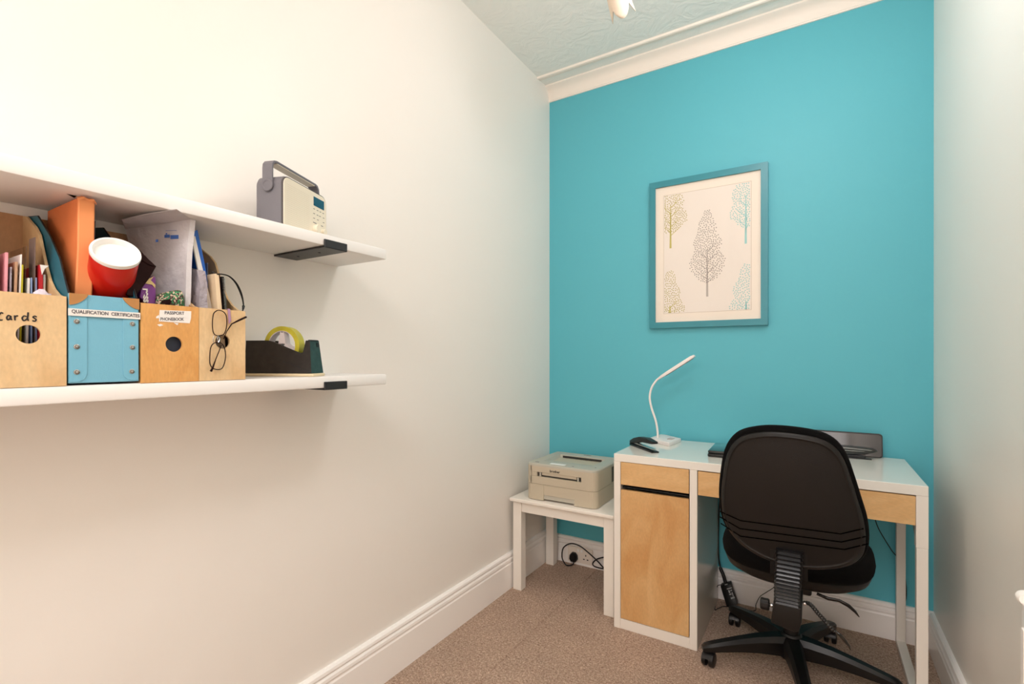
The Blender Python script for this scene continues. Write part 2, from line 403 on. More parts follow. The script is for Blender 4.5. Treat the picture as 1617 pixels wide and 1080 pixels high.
# handwriting
def stroke(mb, pts, r=.0011):
    mb.tube([local(fc, X(.2217, px/5.4, 450+py/5.4)) for px, py in pts], r, 6)
hw = MB()
def sp(l): return [(v.x, v.y) for v in spline([Vector((a, b, 0)) for a, b in l], 5)]
stroke(hw, sp([(26, 246), (12, 238), (-6, 256), (-12, 282), (2, 302), (22, 300)]))
stroke(hw, sp([(88, 268), (72, 262), (58, 280), (66, 300), (84, 290), (92, 266), (92, 285), (100, 302)]))
stroke(hw, sp([(124, 262), (126, 282), (128, 304)])); stroke(hw, sp([(127, 282), (136, 268), (154, 266)]))
stroke(hw, sp([(226, 272), (206, 266), (190, 284), (200, 306), (220, 300), (236, 278), (240, 236)])); stroke(hw, sp([(240, 236), (236, 280), (242, 308)]))
stroke(hw, sp([(312, 276), (298, 268), (282, 276), (296, 288), (308, 298), (298, 312), (276, 306)]))
hw.done('handwriting', M_ink, [c for c in fc.children if c.name.startswith('front_panel')][0])
fpf = [c for c in fp.children if c.name.startswith('front_panel')][0]
lb = MB(); X0 = .2218-.0
def fl_(root, pts, off=.2217): return [local(root, X(off, *p)) for p in pts]
lb.prism(fl_(fp, [(252, 490), (302, 492), (301.5, 503), (299.5, 511), (251, 508)]), (.0004, 0, 0))
for q in ([(247, 500), (251, 498), (251, 503), (246, 503)], [(248, 513), (254, 512), (258, 514), (252, 516)], [(274, 510), (282, 511), (280, 514)]):
    lb.prism(fl_(fp, q), (.0002, 0, 0))
lo = lb.done('label_sticker', M_paper, fpf)
def ftext(s, root, parent, a, b, size, m, wx=1.0, bold=0.0, sp_=1.0):
    A, B = local(root, X(.2223, *a)), local(root, X(.2223, *b)); c = (A+B)/2
    o = text('lettering', s, size, basis(c, (B-A), (0, 0, 1)), m, parent, 1, .00012, bold, 'CENTER', sp_)
    wd = max(v.co.y for v in o.data.vertices)-min(v.co.y for v in o.data.vertices)
    k = abs((B-A).y)/wd
    for v in o.data.vertices: v.co.y = c.y+(v.co.y-c.y)*k
    return o
ftext('PASSPORT', fp, fpf, (260, 494.5), (291, 495.5), .0085, M_inkg, bold=.0002)
ftext('PHONEBOOK', fp, fpf, (253, 504.3), (290.5, 505), .0085, M_inkg, bold=.0002)

# blue studded file
fb = thing('magazine_file', 'light blue studded magazine file labelled QUALIFICATION CERTIFICATES', 'magazine file', (0, -2.2435, Z2)); bw = .1065
BZ = 1.274-Z2
MB().box((.2165, .001, .004), (.2205, bw-.001, BZ), .0006, 1).done('front_panel', M_blueb, fb)
bp_ = [(.006, .004), (.2165, .004), (.2165, BZ+.001), (.205, 1.292-Z2), (.175, 1.340-Z2), (.127, 1.386-Z2), (.061, 1.433-Z2), (.006, 1.440-Z2)]
for yy in (.001, bw-.004):
    MB().prism([(x, yy, z) for x, z in bp_], (0, .003, 0)).done('side_panel', M_bluei, fb)
    e = MB().tube([Vector((x, yy+.0015, z)) for x, z in bp_[2:]], .0016, 6); e.done('edge_binding', M_dark, fb)
MB().box((.003, .001, .004), (.006, bw-.001, 1.44-Z2)).done('back_panel', M_kraft, fb)
MB().box((.006, .004, .003), (.2165, bw-.004, .006)).done('base_panel', M_navy, fb)
for sgn, ya in ((1, .002), (-1, bw-.002)):
    p = []; wd = .0245
    p = [(ya, BZ-.002), (ya, .006)]+[(ya+sgn*(wd-.016+.016*math.sin(a)), .006+.016-.016*math.cos(a)) for a in [k*math.pi/12 for k in range(7)]]+[(ya+sgn*wd, BZ-.002)]
    fo = MB().prism([(.2205, a, b) for a, b in p], (.0014, 0, 0), .0003, seg=1).done('side_strap', M_blueb, fb)
    for px, py in (((121, 508), (121, 548), (121, 588)) if sgn > 0 else ((209, 512), (209, 549), (208, 587))):
        c = local(fb, X(.2219, px, py))
        MB().lathe([(.0046, 0), (.0044, .0012), (.0032, .0016), (.0026, .0008), (.0022, .0022), (0, .0028)], c, (1, 0, 0), 18).done('rivet', M_steel, fo, smooth=50)
    # kraft corner piece
    q = [(ya-sgn*.001, BZ+.0005), (ya+sgn*.026, BZ+.0005)]+[(ya-sgn*.001+sgn*(.027*math.cos(a)-.004*math.sin(2*a)), BZ-.020*math.sin(a)) for a in [k*math.pi/16 for k in range(1, 9)]]
    MB().prism([(.2222, a, b) for a, b in q], (.0012, 0, 0)).done('corner_patch', M_kraft, fb)
ls = MB().prism([local(fb, X(.2236, *p)) for p in ((107.5, 487), (221.5, 494.5), (221.5, 505), (107.5, 498.5))], (.0004, 0, 0)).done('label_sticker', M_paper, fb)
ftext('QUALIFICATION  CERTIFICATES', fb, fb, (112.5, 492.2), (219.5, 499.6), .0085, M_inkg, bold=.0002)
for o in list(fb.children):
    if o.name.startswith('lettering'): o.parent = ls; o.location = (.002, 0, 0)

# ------------------------------------------------------------------ what stands in the files
FZ = Z2+.0075
def slab(name, label, cat, m, x0, x1, y, t, z1, lean=0.0, z0=FZ, group=None, bev=.0003):
    mm = MB(); mm.prism([(x0, y, z0), (x1, y, z0), (x1, y+lean, z1), (x0, y+lean, z1)], (0, t, 0), bev, seg=1)
    return tag(mm.done(name, m), label, cat, group)
GC = 'greeting cards standing in the Cards file'
slab('greeting_card', 'white folded card at the far left of the Cards file', 'card', M_paper, .06, .15, -2.316, .002, 1.352, group=GC)
slab('greeting_card', 'pink card beside the white folded card in the Cards file', 'card', M_pink, .05, .15, -2.3095, .0035, 1.342, .004, group=GC)
slab('greeting_card', 'clear sleeved card with yellowish edge in the Cards file', 'card', M_plastic, .05, .15, -2.3025, .002, 1.318, .003, group=GC)
slab('greeting_card', 'beige card just left of the yellow tab in the Cards file', 'card', M_tan, .06, .15, -2.2985, .0035, 1.328, .005, group=GC)
slab('greeting_card', 'white card next to the clear sleeve in the Cards file', 'card', M_paper, .06, .15, -2.2925, .0018, 1.342, .006, group=GC)
slab('index_tab', 'small yellow tab between cards in the wooden Cards file', 'tab', mat('yellow_tab', (190, 180, 30), .5), .10, .15, -2.2895, .0025, 1.324, .004)
slab('plastic_sleeve', 'clear plastic sleeve with raised corner in the Cards file', 'sleeve', M_film, .06, .15, -2.2855, .0012, 1.358, .006)
slab('greeting_card', 'short white card leaning right in middle of the Cards file', 'card', M_paper, .06, .15, -2.2815, .003, 1.302, .004, group=GC)
slab('greeting_card', 'pale blue card left of the tall divider', 'card', M_bluep, .06, .15, -2.2735, .002, 1.303, group=GC)
slab('card_divider', 'tall thin divider card with brown shade painted on, in the Cards file', 'divider', M_greyp, .118, .15, -2.2692, .001, 1.376, .001)
slab('greeting_card', 'blue and white card right of the tall divider', 'card', M_bluep, .06, .15, -2.2675, .002, 1.304, group=GC)
r_ = MB(); r_.prism([(.06, -2.2645, FZ), (.155, -2.2645, FZ), (.155, -2.2635, 1.327), (.06, -2.2635, 1.327)], (0, .0045, 0))
r_ = tag(r_.done('greeting_card', M_redp), 'red card with curled white corner in the Cards file', 'card', GC)
MB().prism([(.156, -2.263, 1.327), (.156, -2.251, 1.327), (.156, -2.2565, 1.321), (.156, -2.2605, 1.309)], (-.0008, 0, 0)).done('curled_corner', M_paper, r_)
slab('greeting_card', 'white card right of the red card in the Cards file', 'card', M_paper, .06, .15, -2.2585, .003, 1.311, .0015, group=GC)
# crumpled tissue
ts = MB(); t = bmesh.new(); bmesh.ops.create_icosphere(t, subdivisions=3, radius=1)
for v in t.verts:
    k = 1+.22*random.uniform(-1, 1); v.co = Vector((.185+v.co.x*.022*k, -2.2675+v.co.y*.0165*k, 1.258+v.co.z*.020*k))
ts.merge(t); tag(ts.done('crumpled_tissue', mat('tissue', (222, 214, 226), .6)), 'crumpled white tissue at front right of the Cards file', 'tissue')

# blue file
oe = thing('padded_mailer', 'thick orange envelope standing upright in the blue studded file', 'envelope')
o_ = MB()
yb, yt, th_ = -2.2325, -2.2205, .0245
rings = []
for z, yy in ((FZ, yb), (1.20, -2.2305), (1.28, -2.2245), (1.36, -2.2215), (1.452, yt)):
    rings.append([Vector((.035, yy, z)), Vector((.188, yy, z)), Vector((.190, yy+.003, z)), Vector((.190, yy+th_, z)), Vector((.035, yy+th_, z))])
o_.loft(rings)
o_.done('envelope_body', M_orange, oe)
s_ = MB(); 
s_.loft([[Vector((.1902, a, z)), Vector((.1918, a+.002, z)), Vector((.1918, a+th_-.002, z)), Vector((.1902, a+th_, z))] for z, a in ((1.24, -2.2275), (1.28, -2.2245), (1.36, -2.2215), (1.452, yt))])
s_.done('spine', M_orange2, oe)
f_ = MB(); pts = [Vector((.192, yt-.001, 1.4515)), Vector((.194, yt+.008, 1.4555)), Vector((.193, yt+.015, 1.453)), Vector((.195, yt+.022, 1.4545)), Vector((.192, yt+th_+.002, 1.449))]
f_.loft([pts, [p+Vector((-.012, 0, .0035)) for p in pts]], cap=False, closed=False); f_.loft([[p+Vector((0, 0, -.004)) for p in pts], pts], cap=False, closed=False)
f_.done('torn_flap', M_orange2, oe)
MB().prism([X(.17, 108, 301), X(.17, 122, 310), X(.17, 117, 313), X(.17, 104, 306)], (0, .001, .001)).done('flap_tab', M_kraft, oe)
slab('document_folder', 'dark navy folder standing behind the orange envelope and red tube', 'folder', M_navy, .02, .125, -2.1895, .012, 1.431, .004)
# red tube
n_ = Vector((.828, -.165, .665)).normalized(); cc = X(.232, 183, 400); R_ = .0365
tb = thing('poster_tube', 'red cardboard tube with white end cap leaning in the blue file', 'tube')
MB().lathe([(R_*.97, -.150), (R_, -.148), (R_, -.004), (R_*.99, -.003)], cc, n_, 48).done('tube_body', M_red, tb, smooth=40)
MB().lathe([(R_*.99, -.006), (R_*1.03, -.005), (R_*1.05, 0), (R_*1.03, .003), (R_*.93, .003), (R_*.88, 0), (R_*.86, -.007), (0, -.008)], cc, n_, 48).done('end_cap', M_cap, tb, smooth=40)
# brown wallet
wl = thing('leather_wallet', 'dark brown leather wallet wedged between red tube and padded envelope', 'wallet')
MB().prism([X(.205, *p) for p in ((200, 466), (205, 440), (214, 405), (224, 412), (247, 421), (236, 440), (213, 470))], (-.010, .002, 0), .001).done('wallet_body', M_leather, wl)
MB().prism([X(.207, *p) for p in ((213, 389), (222, 396), (234, 409), (247, 421), (236, 419), (222, 410), (208, 402))], (-.008, .002, 0), .001).done('flap', M_leather, wl)

# passport file
pk = thing('gift_book', 'purple book with white lettering and gold ribbon in the PASSPORT file', 'book')
MB().prism([X(.196, *p) for p in ((221, 470), (223, 456), (234, 441), (243, 436), (246, 440), (246, 482), (236, 482))], (-.07, .004, -.0), .0008, seg=1).done('book_body', M_purple, pk)
MB().prism([X(.1968, *p) for p in ((228, 448), (240, 450), (245, 456), (245, 450), (238, 443), (243, 437), (234, 441))], (.0006, 0, 0)).done('ribbon', M_gold, pk)
c = X(.1968, 231, 467); text('lettering', 'ress', .017, basis(c, (0, .06, -1), (0, 1, .06)), M_paper, pk, 1, .0002, .0006)
pe = thing('padded_envelope', 'tall white padded envelope with blue print in the PASSPORT file', 'envelope')
e_ = MB(); rings = []
NX, NZ = 10, 14
def psurf(u, v):      # u: back to front, v: bottom to top
    x = .03+.16*u; yb_ = -2.046; yt_ = -2.090+.058*u; z = FZ+(1.4585-.012*(1-u)-FZ)*v
    y = yb_+(yt_-yb_)*v**1.6+.0018*math.sin(9*u+7*v)*math.sin(6*v)
    return Vector((x, y, z))
A = [[psurf(i/NX, j/NZ) for i in range(NX+1)] for j in range(NZ+1)]
e_.loft([row+[p+Vector((0, .0105, 0)) for p in reversed(row)] for row in A])
e_.done('envelope_body', M_padded, pe, smooth=50)
fp_ = [psurf(1, 1)+Vector((.001, 0, .0005)), psurf(.75, 1), psurf(0, 1), X(.105, 192, 347), X(.17, 225, 339), X(.2355, 279, 330.5)]
MB().prism(fp_, (0, .0012, -.0008)).done('open_flap', M_padded, pe)
pm = MB()
def onp(px, py):
    p = X(.16, px, py)
    for _ in range(6):
        u = (p.x-.03)/.16; v = (p.z-FZ)/(1.45-FZ); y = psurf(u, v).y; p = Y(y-.0006, px, py)
    return p
for a, b, c_, d_ in ((260, 371.5, 268, 376), (269.5, 372, 282, 378), (246, 379, 250, 383), (262, 369, 264, 371), (262, 364.5, 279, 365), (287, 358, 290, 362), (287, 372, 291, 374)):
    pm.prism([onp(a, b), onp(c_, b-.4), onp(c_, d_-.4), onp(a, d_)], (-.0001, -.0004, 0))
pm.done('printed_marks', M_pblue, pe)
slab('booklet', 'dark booklet seen through the round hole of the PASSPORT file', 'booklet', M_navy, .205, .212, -2.128, .090, 1.252)
sq = thing('glasses_case', 'green and brown sequinned glasses case before the padded envelope', 'glasses case')
MB().prism([X(.203, *p) for p in ((246, 484), (248, 468), (252, 464), (268, 460), (284, 457.5), (289, 460), (291.5, 470), (292, 488))], (-.026, .004, 0), .004, seg=3).done('case_body', M_seq, sq, smooth=50)
MB().prism([X(.2045, *p) for p in ((253, 480), (256, 474.5), (268, 473), (271, 476), (268, 482))], (.0015, 0, 0), .0005).done('case_flap', M_leather, sq)

# spectacles file: contents
def fprism(name, label, cat, m, x, pts, depth):
    return tag(MB().prism([X(x, *p) for p in pts], (-depth, 0, 0), .0003, seg=1).done(name, m), label, cat)
fprism('document_folder', 'bright blue folder leaning in the spectacles file', 'folder', M_blue, .165, [(304.5, 366.5), (312, 363.5), (322, 410), (330, 455), (338, 500), (338, 592), (333, 592), (325, 470)], .12)
fprism('paper_sheet', 'white paper sheet leaning against the bright blue folder', 'paper', M_paper, .172, [(302.5, 374), (308.5, 373.5), (319, 420), (330.5, 464), (336, 495), (336, 593), (331, 593), (326, 480), (316, 440)], .005)
cr_ = MB()
for k, (pa, pb, pc) in enumerate((((304, 380), (325, 445), (320, 486)), )):
    pass
NX, NZ = 12, 16
def crum(u, v, s): return Vector((.05+.140*u+.003*math.sin(11*v+s), -2.0155+s*(.014-.004*v)+.002*math.sin(13*u+9*v)+.0015*math.cos(23*v*u+5*u), FZ+(.262-.03*u)*v))
rw = [[crum(i/NX, j/NZ, 0) for i in range(NX+1)]+[crum(i/NX, j/NZ, 1)+Vector((0, .006, 0)) for i in range(NX, -1, -1)] for j in range(NZ+1)]
cr_.loft(rw); tag(cr_.done('cellophane_packet', M_plastic, smooth=25), 'crumpled grey cellophane packet at left of the spectacles file', 'packet')
slab('photo_card', 'pale grey photo card at the back of the spectacles file', 'card', M_bluep.copy(), .018, .075, -1.9400, .0015, 1.392, .0)
bpy.data.materials[-1]
nb = thing('notepad', 'cream notepad standing beside the spiral notebook', 'notepad')
MB().prism([(.152, -1.9660, FZ), (.198, -1.9660, FZ), (.198, -1.9860, 1.348), (.160, -1.9860, 1.348)], (0, .0095, 0), .0006, seg=1).done('page_block', M_cream, nb)
MB().prism([(.152, -1.9565, FZ), (.199, -1.9565, FZ), (.199, -1.9765, 1.350), (.160, -1.9765, 1.350)], (0, .001, 0)).done('cover', M_leather, nb)
sb = thing('spiral_notebook', 'small black wire-bound notebook right of the cream notepad', 'notebook')
MB().prism([(.10, -1.9545, FZ), (.190, -1.9545, FZ), (.190, -1.9665, 1.345), (.10, -1.9665, 1.345)], (0, .0050, 0)).done('page_block', M_dark, sb)
wr = MB()
for k in range(26):
    z = 1.262+k*.0031; y = -1.9520-.012*(z-FZ)/(1.345-FZ)
    wr.tube([Vector((.1905+.0035*math.cos(a), y+.004*math.sin(a), z+.0006*math.sin(a*.5))) for a in [j*2*math.pi/10 for j in range(10)]], .0006, 5, closed=True)
wr.done('wire_binding', M_steel, sb)
st_ = MB(); st_.tube(spline([X(.19, 336, 430), X(.195, 342, 434), X(.2, 350, 433.5), X(.205, 362, 437), X(.205, 373, 448), X(.2, 381, 465), X(.2, 384.5, 482), X(.2, 383, 494), X(.19, 380, 520)], 8), .0032, 8, flat=.45, up=(0, 0, 1))
tag(st_.done('hair_band', M_dark, smooth=True), 'black band arching out of the spectacles file', 'band')
rb = MB(); rb.prism([(.2232, -1.9715, 1.2700), (.2232, -1.9660, 1.2700), (.2232, -1.9635, 1.2440), (.2232, -1.9690, 1.2360)], (.0006, 0, 0)); rb.box((.214, -1.9715, 1.2695), (.2238, -1.9660, 1.2701))
tag(rb.done('ribbon', M_ribbon), 'lilac ribbon strip hanging over front of the spectacles file', 'ribbon')
# spectacles
sg = thing('spectacles', 'thin wire spectacles hanging sideways on the wooden file front', 'glasses', tuple(X(.2275, 345, 535)))
def G(px, py, x=.2275): return X(x, px, py)-sg.location
l1 = [(341, 492), (346, 490.5), (353, 493), (357.5, 500), (358, 514), (355, 526), (350, 530), (341, 530), (336.5, 524), (335.5, 510), (337, 497)]
l2 = [(337, 543), (343, 541.5), (350, 543), (355, 552), (356, 566), (352, 580), (346, 584), (336, 582), (331.5, 574), (331.5, 560), (333, 549)]
for L_ in (l1, l2):
    ri = MB().tube(spline([G(*p) for p in L_], 5, True), .00105, 6, closed=True).done('rim', M_leather, sg, smooth=True)
    MB().prism([G(p[0], p[1], .2272) for p in L_], (.0006, 0, 0)).done('lens', M_glass, ri)
MB().tube(spline([G(338, 530), G(336.5, 536, .229), G(337.5, 543)], 5), .0008, 6).tube([G(344, 530, .228), G(343, 541, .229)], .0007, 6).done('bridge', M_steel, sg, smooth=True)
MB().tube([G(333, 587, .231), G(336, 581, .231), G(341, 567, .231), G(350, 545, .231)], [.0026, .0019, .0010, .0009], 8).done('temple', M_leather, sg, smooth=True)
MB().tube([G(353, 536, .2295), G(358, 524, .230), G(366, 512, .231), G(378, 506, .231), G(389, 501, .231)], [.0009, .0010, .0014, .0022, .0022], 8).done('temple', M_leather, sg, smooth=True)
MB().tube(spline([G(344, 531, .229), G(347, 536, .2292), G(345, 541, .229)], 4), .0012, 6).done('nose_pad', M_chrome, sg)

# ------------------------------------------------------------------ tape dispenser
aang = math.radians(22)
td = thing('tape_dispenser', 'black desk tape dispenser with cream base on the lower shelf', 'tape dispenser', (.2105, -1.7475, Z2), aang)
# local: x runs towards the cutter end (0 at that end), y away from the camera
Lr, Wd = .200, .058
MB().box((-Lr, 0, 0), (.003, Wd, .008), .003, 3).done('base', M_basec, td, smooth=40)
side = [(-Lr, .0085), (-.003, .0085), (-.012, .095), (-.0235, .095), (-.030, .064), (-.037, .0615), (-.118, .092), (-.134, .096), (-Lr, .096)]
def taper(x, z): return .007*(z-.0085)/.088
for s0 in (0, 1):
    m = MB(); ring0 = []; ring1 = []
    for x, z in side:
        y = .001+taper(x, z) if s0 == 0 else Wd-.001-taper(x, z)
        ring0.append(Vector((x, y, z))); ring1.append(Vector((x, y+(.004 if s0 == 0 else -.004), z)))
    m.loft([ring0, ring1]); m.done('side_wall', M_disp, td)
MB().loft([[(-.0025, .001, .0085), (-.0025, Wd-.001, .0085), (-.0115, Wd-.008, .0955), (-.0115, .008, .0955)], [(-.0085, .003, .0085), (-.0085, Wd-.003, .0085), (-.0175, Wd-.009, .095), (-.0175, .009, .095)]]).done('end_plate', M_dispg, td)
MB().box((-Lr+.002, .005, .009), (-.012, Wd-.005, .036)).done('ballast', M_disp, td)
MB().box((-.0195, .012, .093), (-.0105, Wd-.012, .097), .0005, 1).box((-.0105, .036, .078), (-.0086, .046, .090)).done('cutter', M_dark, td)
# raised rib running down the side
MB().tube([(-.196, .0078, .080), (-.006, .0015, .012)], .0012, 6).done('side_rib', M_bracket, td)
tr = thing('tape_roll', 'yellowish adhesive tape roll on the black dispenser', 'tape roll', tuple(td.matrix_basis @ Vector((-.100, Wd/2, .0820))), aang)
MB().lathe([(.040, -.0125), (.052, -.0125), (.052, .0125), (.040, .0125), (.040, -.0125)], (0, 0, 0), (0, 1, 0), 64).done('tape', M_tape, tr, smooth=40)
MB().lathe([(.0385, -.0125), (.0398, -.0125), (.0398, .0125), (.0385, .0125), (.0385, -.0125)], (0, 0, 0), (0, 1, 0), 64).done('core_ring', M_core, tr, smooth=40)
hb = MB()
for k in range(3):
    a = math.pi/2+k*2*math.pi/3
    q = [Vector((.034*math.cos(a), 0, .034*math.sin(a))), Vector((.038*math.cos(a-.12), 0, .038*math.sin(a-.12))), Vector((.012*math.cos(a-1.1), 0, .012*math.sin(a-1.1))), Vector((.012*math.cos(a+1.1), 0, .012*math.sin(a+1.1))), Vector((.038*math.cos(a+.12), 0, .038*math.sin(a+.12)))]
    hb.prism([p+Vector((0, -.011, 0)) for p in q], (0, .022, 0))
hb.done('hub', M_core, tr)

# ------------------------------------------------------------------ radio
rd = thing('portable_radio', 'grey and cream portable radio with carrying handle on the upper shelf', 'radio', (.19, -1.818, Z1), math.atan2(.937, -.35))
RW, RD, RH = .196, .078, .135
def rrect(x0, z0, x1, z1, r, y, n=6, rb=None):
    rb = r if rb is None else rb; o = []
    for cx, cz, rr, a0 in ((x1-r, z1-r, r, 0), (x0+r, z1-r, r, 90), (x0+rb, z0+rb, rb, 180), (x1-rb, z0+rb, rb, 270)):
        for k in range(n+1):
            a = math.radians(a0+90*k/n); o.append(Vector((cx+rr*math.cos(a), y, cz+rr*math.sin(a))))
    return o
MB().loft([rrect(.002, .003, RW-.002, RH-.002, .022, .004, rb=.008), rrect(0, .001, RW, RH, .024, .008, rb=.01), rrect(0, .001, RW, RH, .024, RD-.006, rb=.01), rrect(.005, .006, RW-.005, RH-.005, .02, RD, rb=.01)]).done('case', M_rad, rd, smooth=50)
MB().loft([rrect(.001, .002, RW-.001, RH-.001, .023, .0045, rb=.009), rrect(.0015, .0025, RW-.0015, RH-.0015, .0225, .0005, rb=.009)]).done('front_edge', M_radd, rd, smooth=50)
fr_ = MB().loft([rrect(.0035, .0045, RW-.0035, RH-.0035, .021, .001, rb=.008), rrect(.0045, .0055, RW-.0045, RH-.0045, .020, -.0012, rb=.008)]).done('front_panel', M_radc, rd, smooth=50)
gm = MB()
for i in range(22):
    for j in range(20):
        x = .016+i*.0044; z = .014+j*.0052
        gm.poly([(x, -.0014, z), (x+.0013, -.0014, z), (x+.0013, -.0014, z+.0013), (x, -.0014, z+.0013)])
gm.done('speaker_grille', mat('grille_hole', (196, 184, 162), .7), fr_)
MB().box((.130, -.0022, .094), (.180, -.001, .119), .0003, 1).done('display', M_lcd, fr_)
ky = MB()
for x, z in ((.132, .084), (.148, .084), (.162, .084), (.176, .084), (.132, .071), (.148, .071), (.160, .071), (.178, .071), (.132, .058), (.150, .058), (.178, .058)):
    ky.box((x-.003, -.0018, z), (x+.004, -.0012, z+.0013))
ky.box((.128, -.0018, .046), (.143, -.0012, .0475)).box((.166, -.0018, .046), (.175, -.0012, .0475))
ky.done('key_legends', M_inkg, fr_)
for x in (.137, .174):
    MB().lathe([(.0115, .0), (.0115, .011), (.0105, .0125), (0, .0125)] if x < .15 else [(.0085, 0), (.0085, .009), (.0075, .010), (0, .010)], (x, -.001, .030), (0, -1, 0), 28).done('knob', M_radc, rd, smooth=40)
# handle: flat band from side pivots over the top
hp = [Vector((-.0045, 0, .108)), Vector((-.0045, 0, .150)), Vector((-.003, 0, .162)), Vector((.004, 0, .1705)), Vector((.014, 0, .173)), Vector((RW-.014, 0, .173)), Vector((RW-.004, 0, .1705)), Vector((RW+.003, 0, .162)), Vector((RW+.0045, 0, .150)), Vector((RW+.0045, 0, .108))]
hi = [Vector((.0, 0, .108)), Vector((.0, 0, .150)), Vector((.0015, 0, .159)), Vector((.007, 0, .1655)), Vector((.015, 0, .168)), Vector((RW-.015, 0, .168)), Vector((RW-.007, 0, .1655)), Vector((RW-.0015, 0, .159)), Vector((RW, 0, .150)), Vector((RW, 0, .108))]
hm = MB(); y0, y1 = .026, .054
for a, b, mi in ((hp, hi, 0),):
    hm.loft([[hp[i]+Vector((0, y0, 0)), hp[i]+Vector((0, y1, 0)), hi[i]+Vector((0, y1, 0)), hi[i]+Vector((0, y0, 0))] for i in range(len(hp))])
hdl = hm.done('carrying_handle', M_rad, rd, smooth=30)
MB().box((.016, y0+.001, .1655), (RW-.016, y1-.001, .1678), .0005, 1).done('handle_lining', M_radc, hdl)
for sx, x in ((-1, -.0015), (1, RW+.0015)):
    MB().lathe([(.016, 0), (.016, .004), (.0145, .0055), (.010, .0055), (.010, .0045), (0, .0045)], (x, .040, .107), (sx, 0, 0), 28).done('pivot', M_rad, rd, smooth=40)

# ------------------------------------------------------------------ picture
pc = thing('framed_picture', 'framed print of five trees in teal frame on teal wall', 'picture', (.5941, 0, 1.3148))
PW, PH = .5465, .7507
fm = MB(); bw_ = .030
for k in range(4):
    c = [(0, 0), (PW, 0), (PW, PH), (0, PH)]; i = [(bw_, bw_), (PW-bw_, bw_), (PW-bw_, PH-bw_), (bw_, PH-bw_)]
    a, b, c2, d = c[k], c[(k+1) % 4], i[(k+1) % 4], i[k]
    fm.loft([[Vector((p[0], -.001, p[1])) for p in (a, b, c2, d)], [Vector((p[0], -.026, p[1])) for p in (a, b, c2, d)]])
fm.done('frame', M_frame, pc)
MB().box((bw_-.003, -.015, bw_-.003), (PW-bw_+.003, -.010, PH-bw_+.003)).done('mount', M_mat, pc)
px0, px1, pz0, pz1 = .0725, .4735, .076, .675
pr_ = MB().box((px0, -.0156, pz0), (px1, -.0151, pz1)).done('print', M_print, pc)
MB().box((px0-.003, -.0151, pz0-.003), (px1+.003, -.01505, pz0-.001)).box((px0-.003, -.0151, pz1+.001), (px1+.003, -.01505, pz1+.003)).box((px0-.003, -.0151, pz0-.003), (px0-.001, -.01505, pz1+.003)).box((px1+.001, -.0151, pz0-.003), (px1+.003, -.01505, pz1+.003)).done('mount_bevel', mat('bevel_line', (205, 190, 172), .7), pc)
MB().box((bw_-.002, -.0195, bw_-.002), (PW-bw_+.002, -.018, PH-bw_+.002)).done('glass_pane', M_glass, pc)
TR = {'print_olive': mat('trunk_olive', (196, 184, 100), .8), 'print_aqua': mat('trunk_aqua', (158, 208, 206), .8), 'print_grey': mat('trunk_grey', (180, 170, 162), .8)}
def tree(cx, z0, z1, hw, m, trunk_h, seed, dens=1.0, dot=.0031):
    rnd = random.Random(seed); mb = MB(); h = z1-z0; yy = -.0158; ct = z0+trunk_h
    def rad(z):
        t = (z-ct)/(z1-ct)
        if t < 0 or t > 1: return 0
        return hw*((t/.18)**.6 if t < .18 else (1-(t-.18)/.86)**.62)*(1+.10*math.sin(t*23+seed))
    placed = []; cell = {}
    for _ in range(int(9000*dens)):
        z = rnd.uniform(ct-.01, z1); x = cx+rnd.uniform(-hw, hw)*1.05
        if abs(x-cx) > rad(z)*rnd.uniform(.85, 1.1): continue
        if not (px0+.001 < x-dot and x+dot < px1-.001 and pz0+dot < z < pz1-dot): continue
        k = (int(x/.0079), int(z/.0079)); ok = True
        for a in (-1, 0, 1):
            for b in (-1, 0, 1):
                for q in cell.get((k[0]+a, k[1]+b), ()):
                    if (q[0]-x)**2+(q[1]-z)**2 < .0078**2: ok = False
        if not ok: continue
        cell.setdefault(k, []).append((x, z)); placed.append((x, z))
        a0 = rnd.uniform(0, 3.14); r1, r2 = .0034, .0022
        mb.poly([(x+r1*math.cos(t)*math.cos(a0)-r2*math.sin(t)*math.sin(a0), yy, z+r1*math.cos(t)*math.sin(a0)+r2*math.sin(t)*math.cos(a0)) for t in [-j*math.pi/3 for j in range(6)]])
    def limb(a, b, w0, w1):
        a, b = Vector((a[0], 0, a[1])), Vector((b[0], 0, b[1])); d = (b-a).normalized(); n = Vector((-d.z, 0, d.x))
        q = [a+n*w0, a-n*w0, b-n*w1, b+n*w1]
        q = [Vector((min(max(p.x, px0+.001), px1-.001), yy+.0001, min(max(p.z, pz0+.001), pz1-.001))) for p in q]
        mb.poly(q, 1)
    limb((cx, z0), (cx, z0+h*.55), .005 if trunk_h > .03 else .002, .0015)
    for t, s in ((.16, 1), (.20, -1), (.27, 1), (.31, -1), (.40, 1), (.44, -1), (.52, 1)):
        zb = z0+h*t; limb((cx, zb), (cx+s*hw*.62, zb+h*.10), .0018, .0007); limb((cx+s*hw*.3, zb+h*.048), (cx+s*hw*.38, zb+h*.13), .0011, .0005)
    return mb.done('tree_motif', [m, TR[m.name]], pr_, recalc=False)
tree(.281, .148, .572, .079, M_gtree, .068, 1)
tree(.105, .405, .80, .078, M_olive, .075, 2)
tree(.4525, .386, .80, .070, M_aqua, .075, 3)
tree(.102, -.10, .290, .078, M_olive, .06, 4)
tree(.4535, -.10, .290, .076, M_aqua, .06, 5)

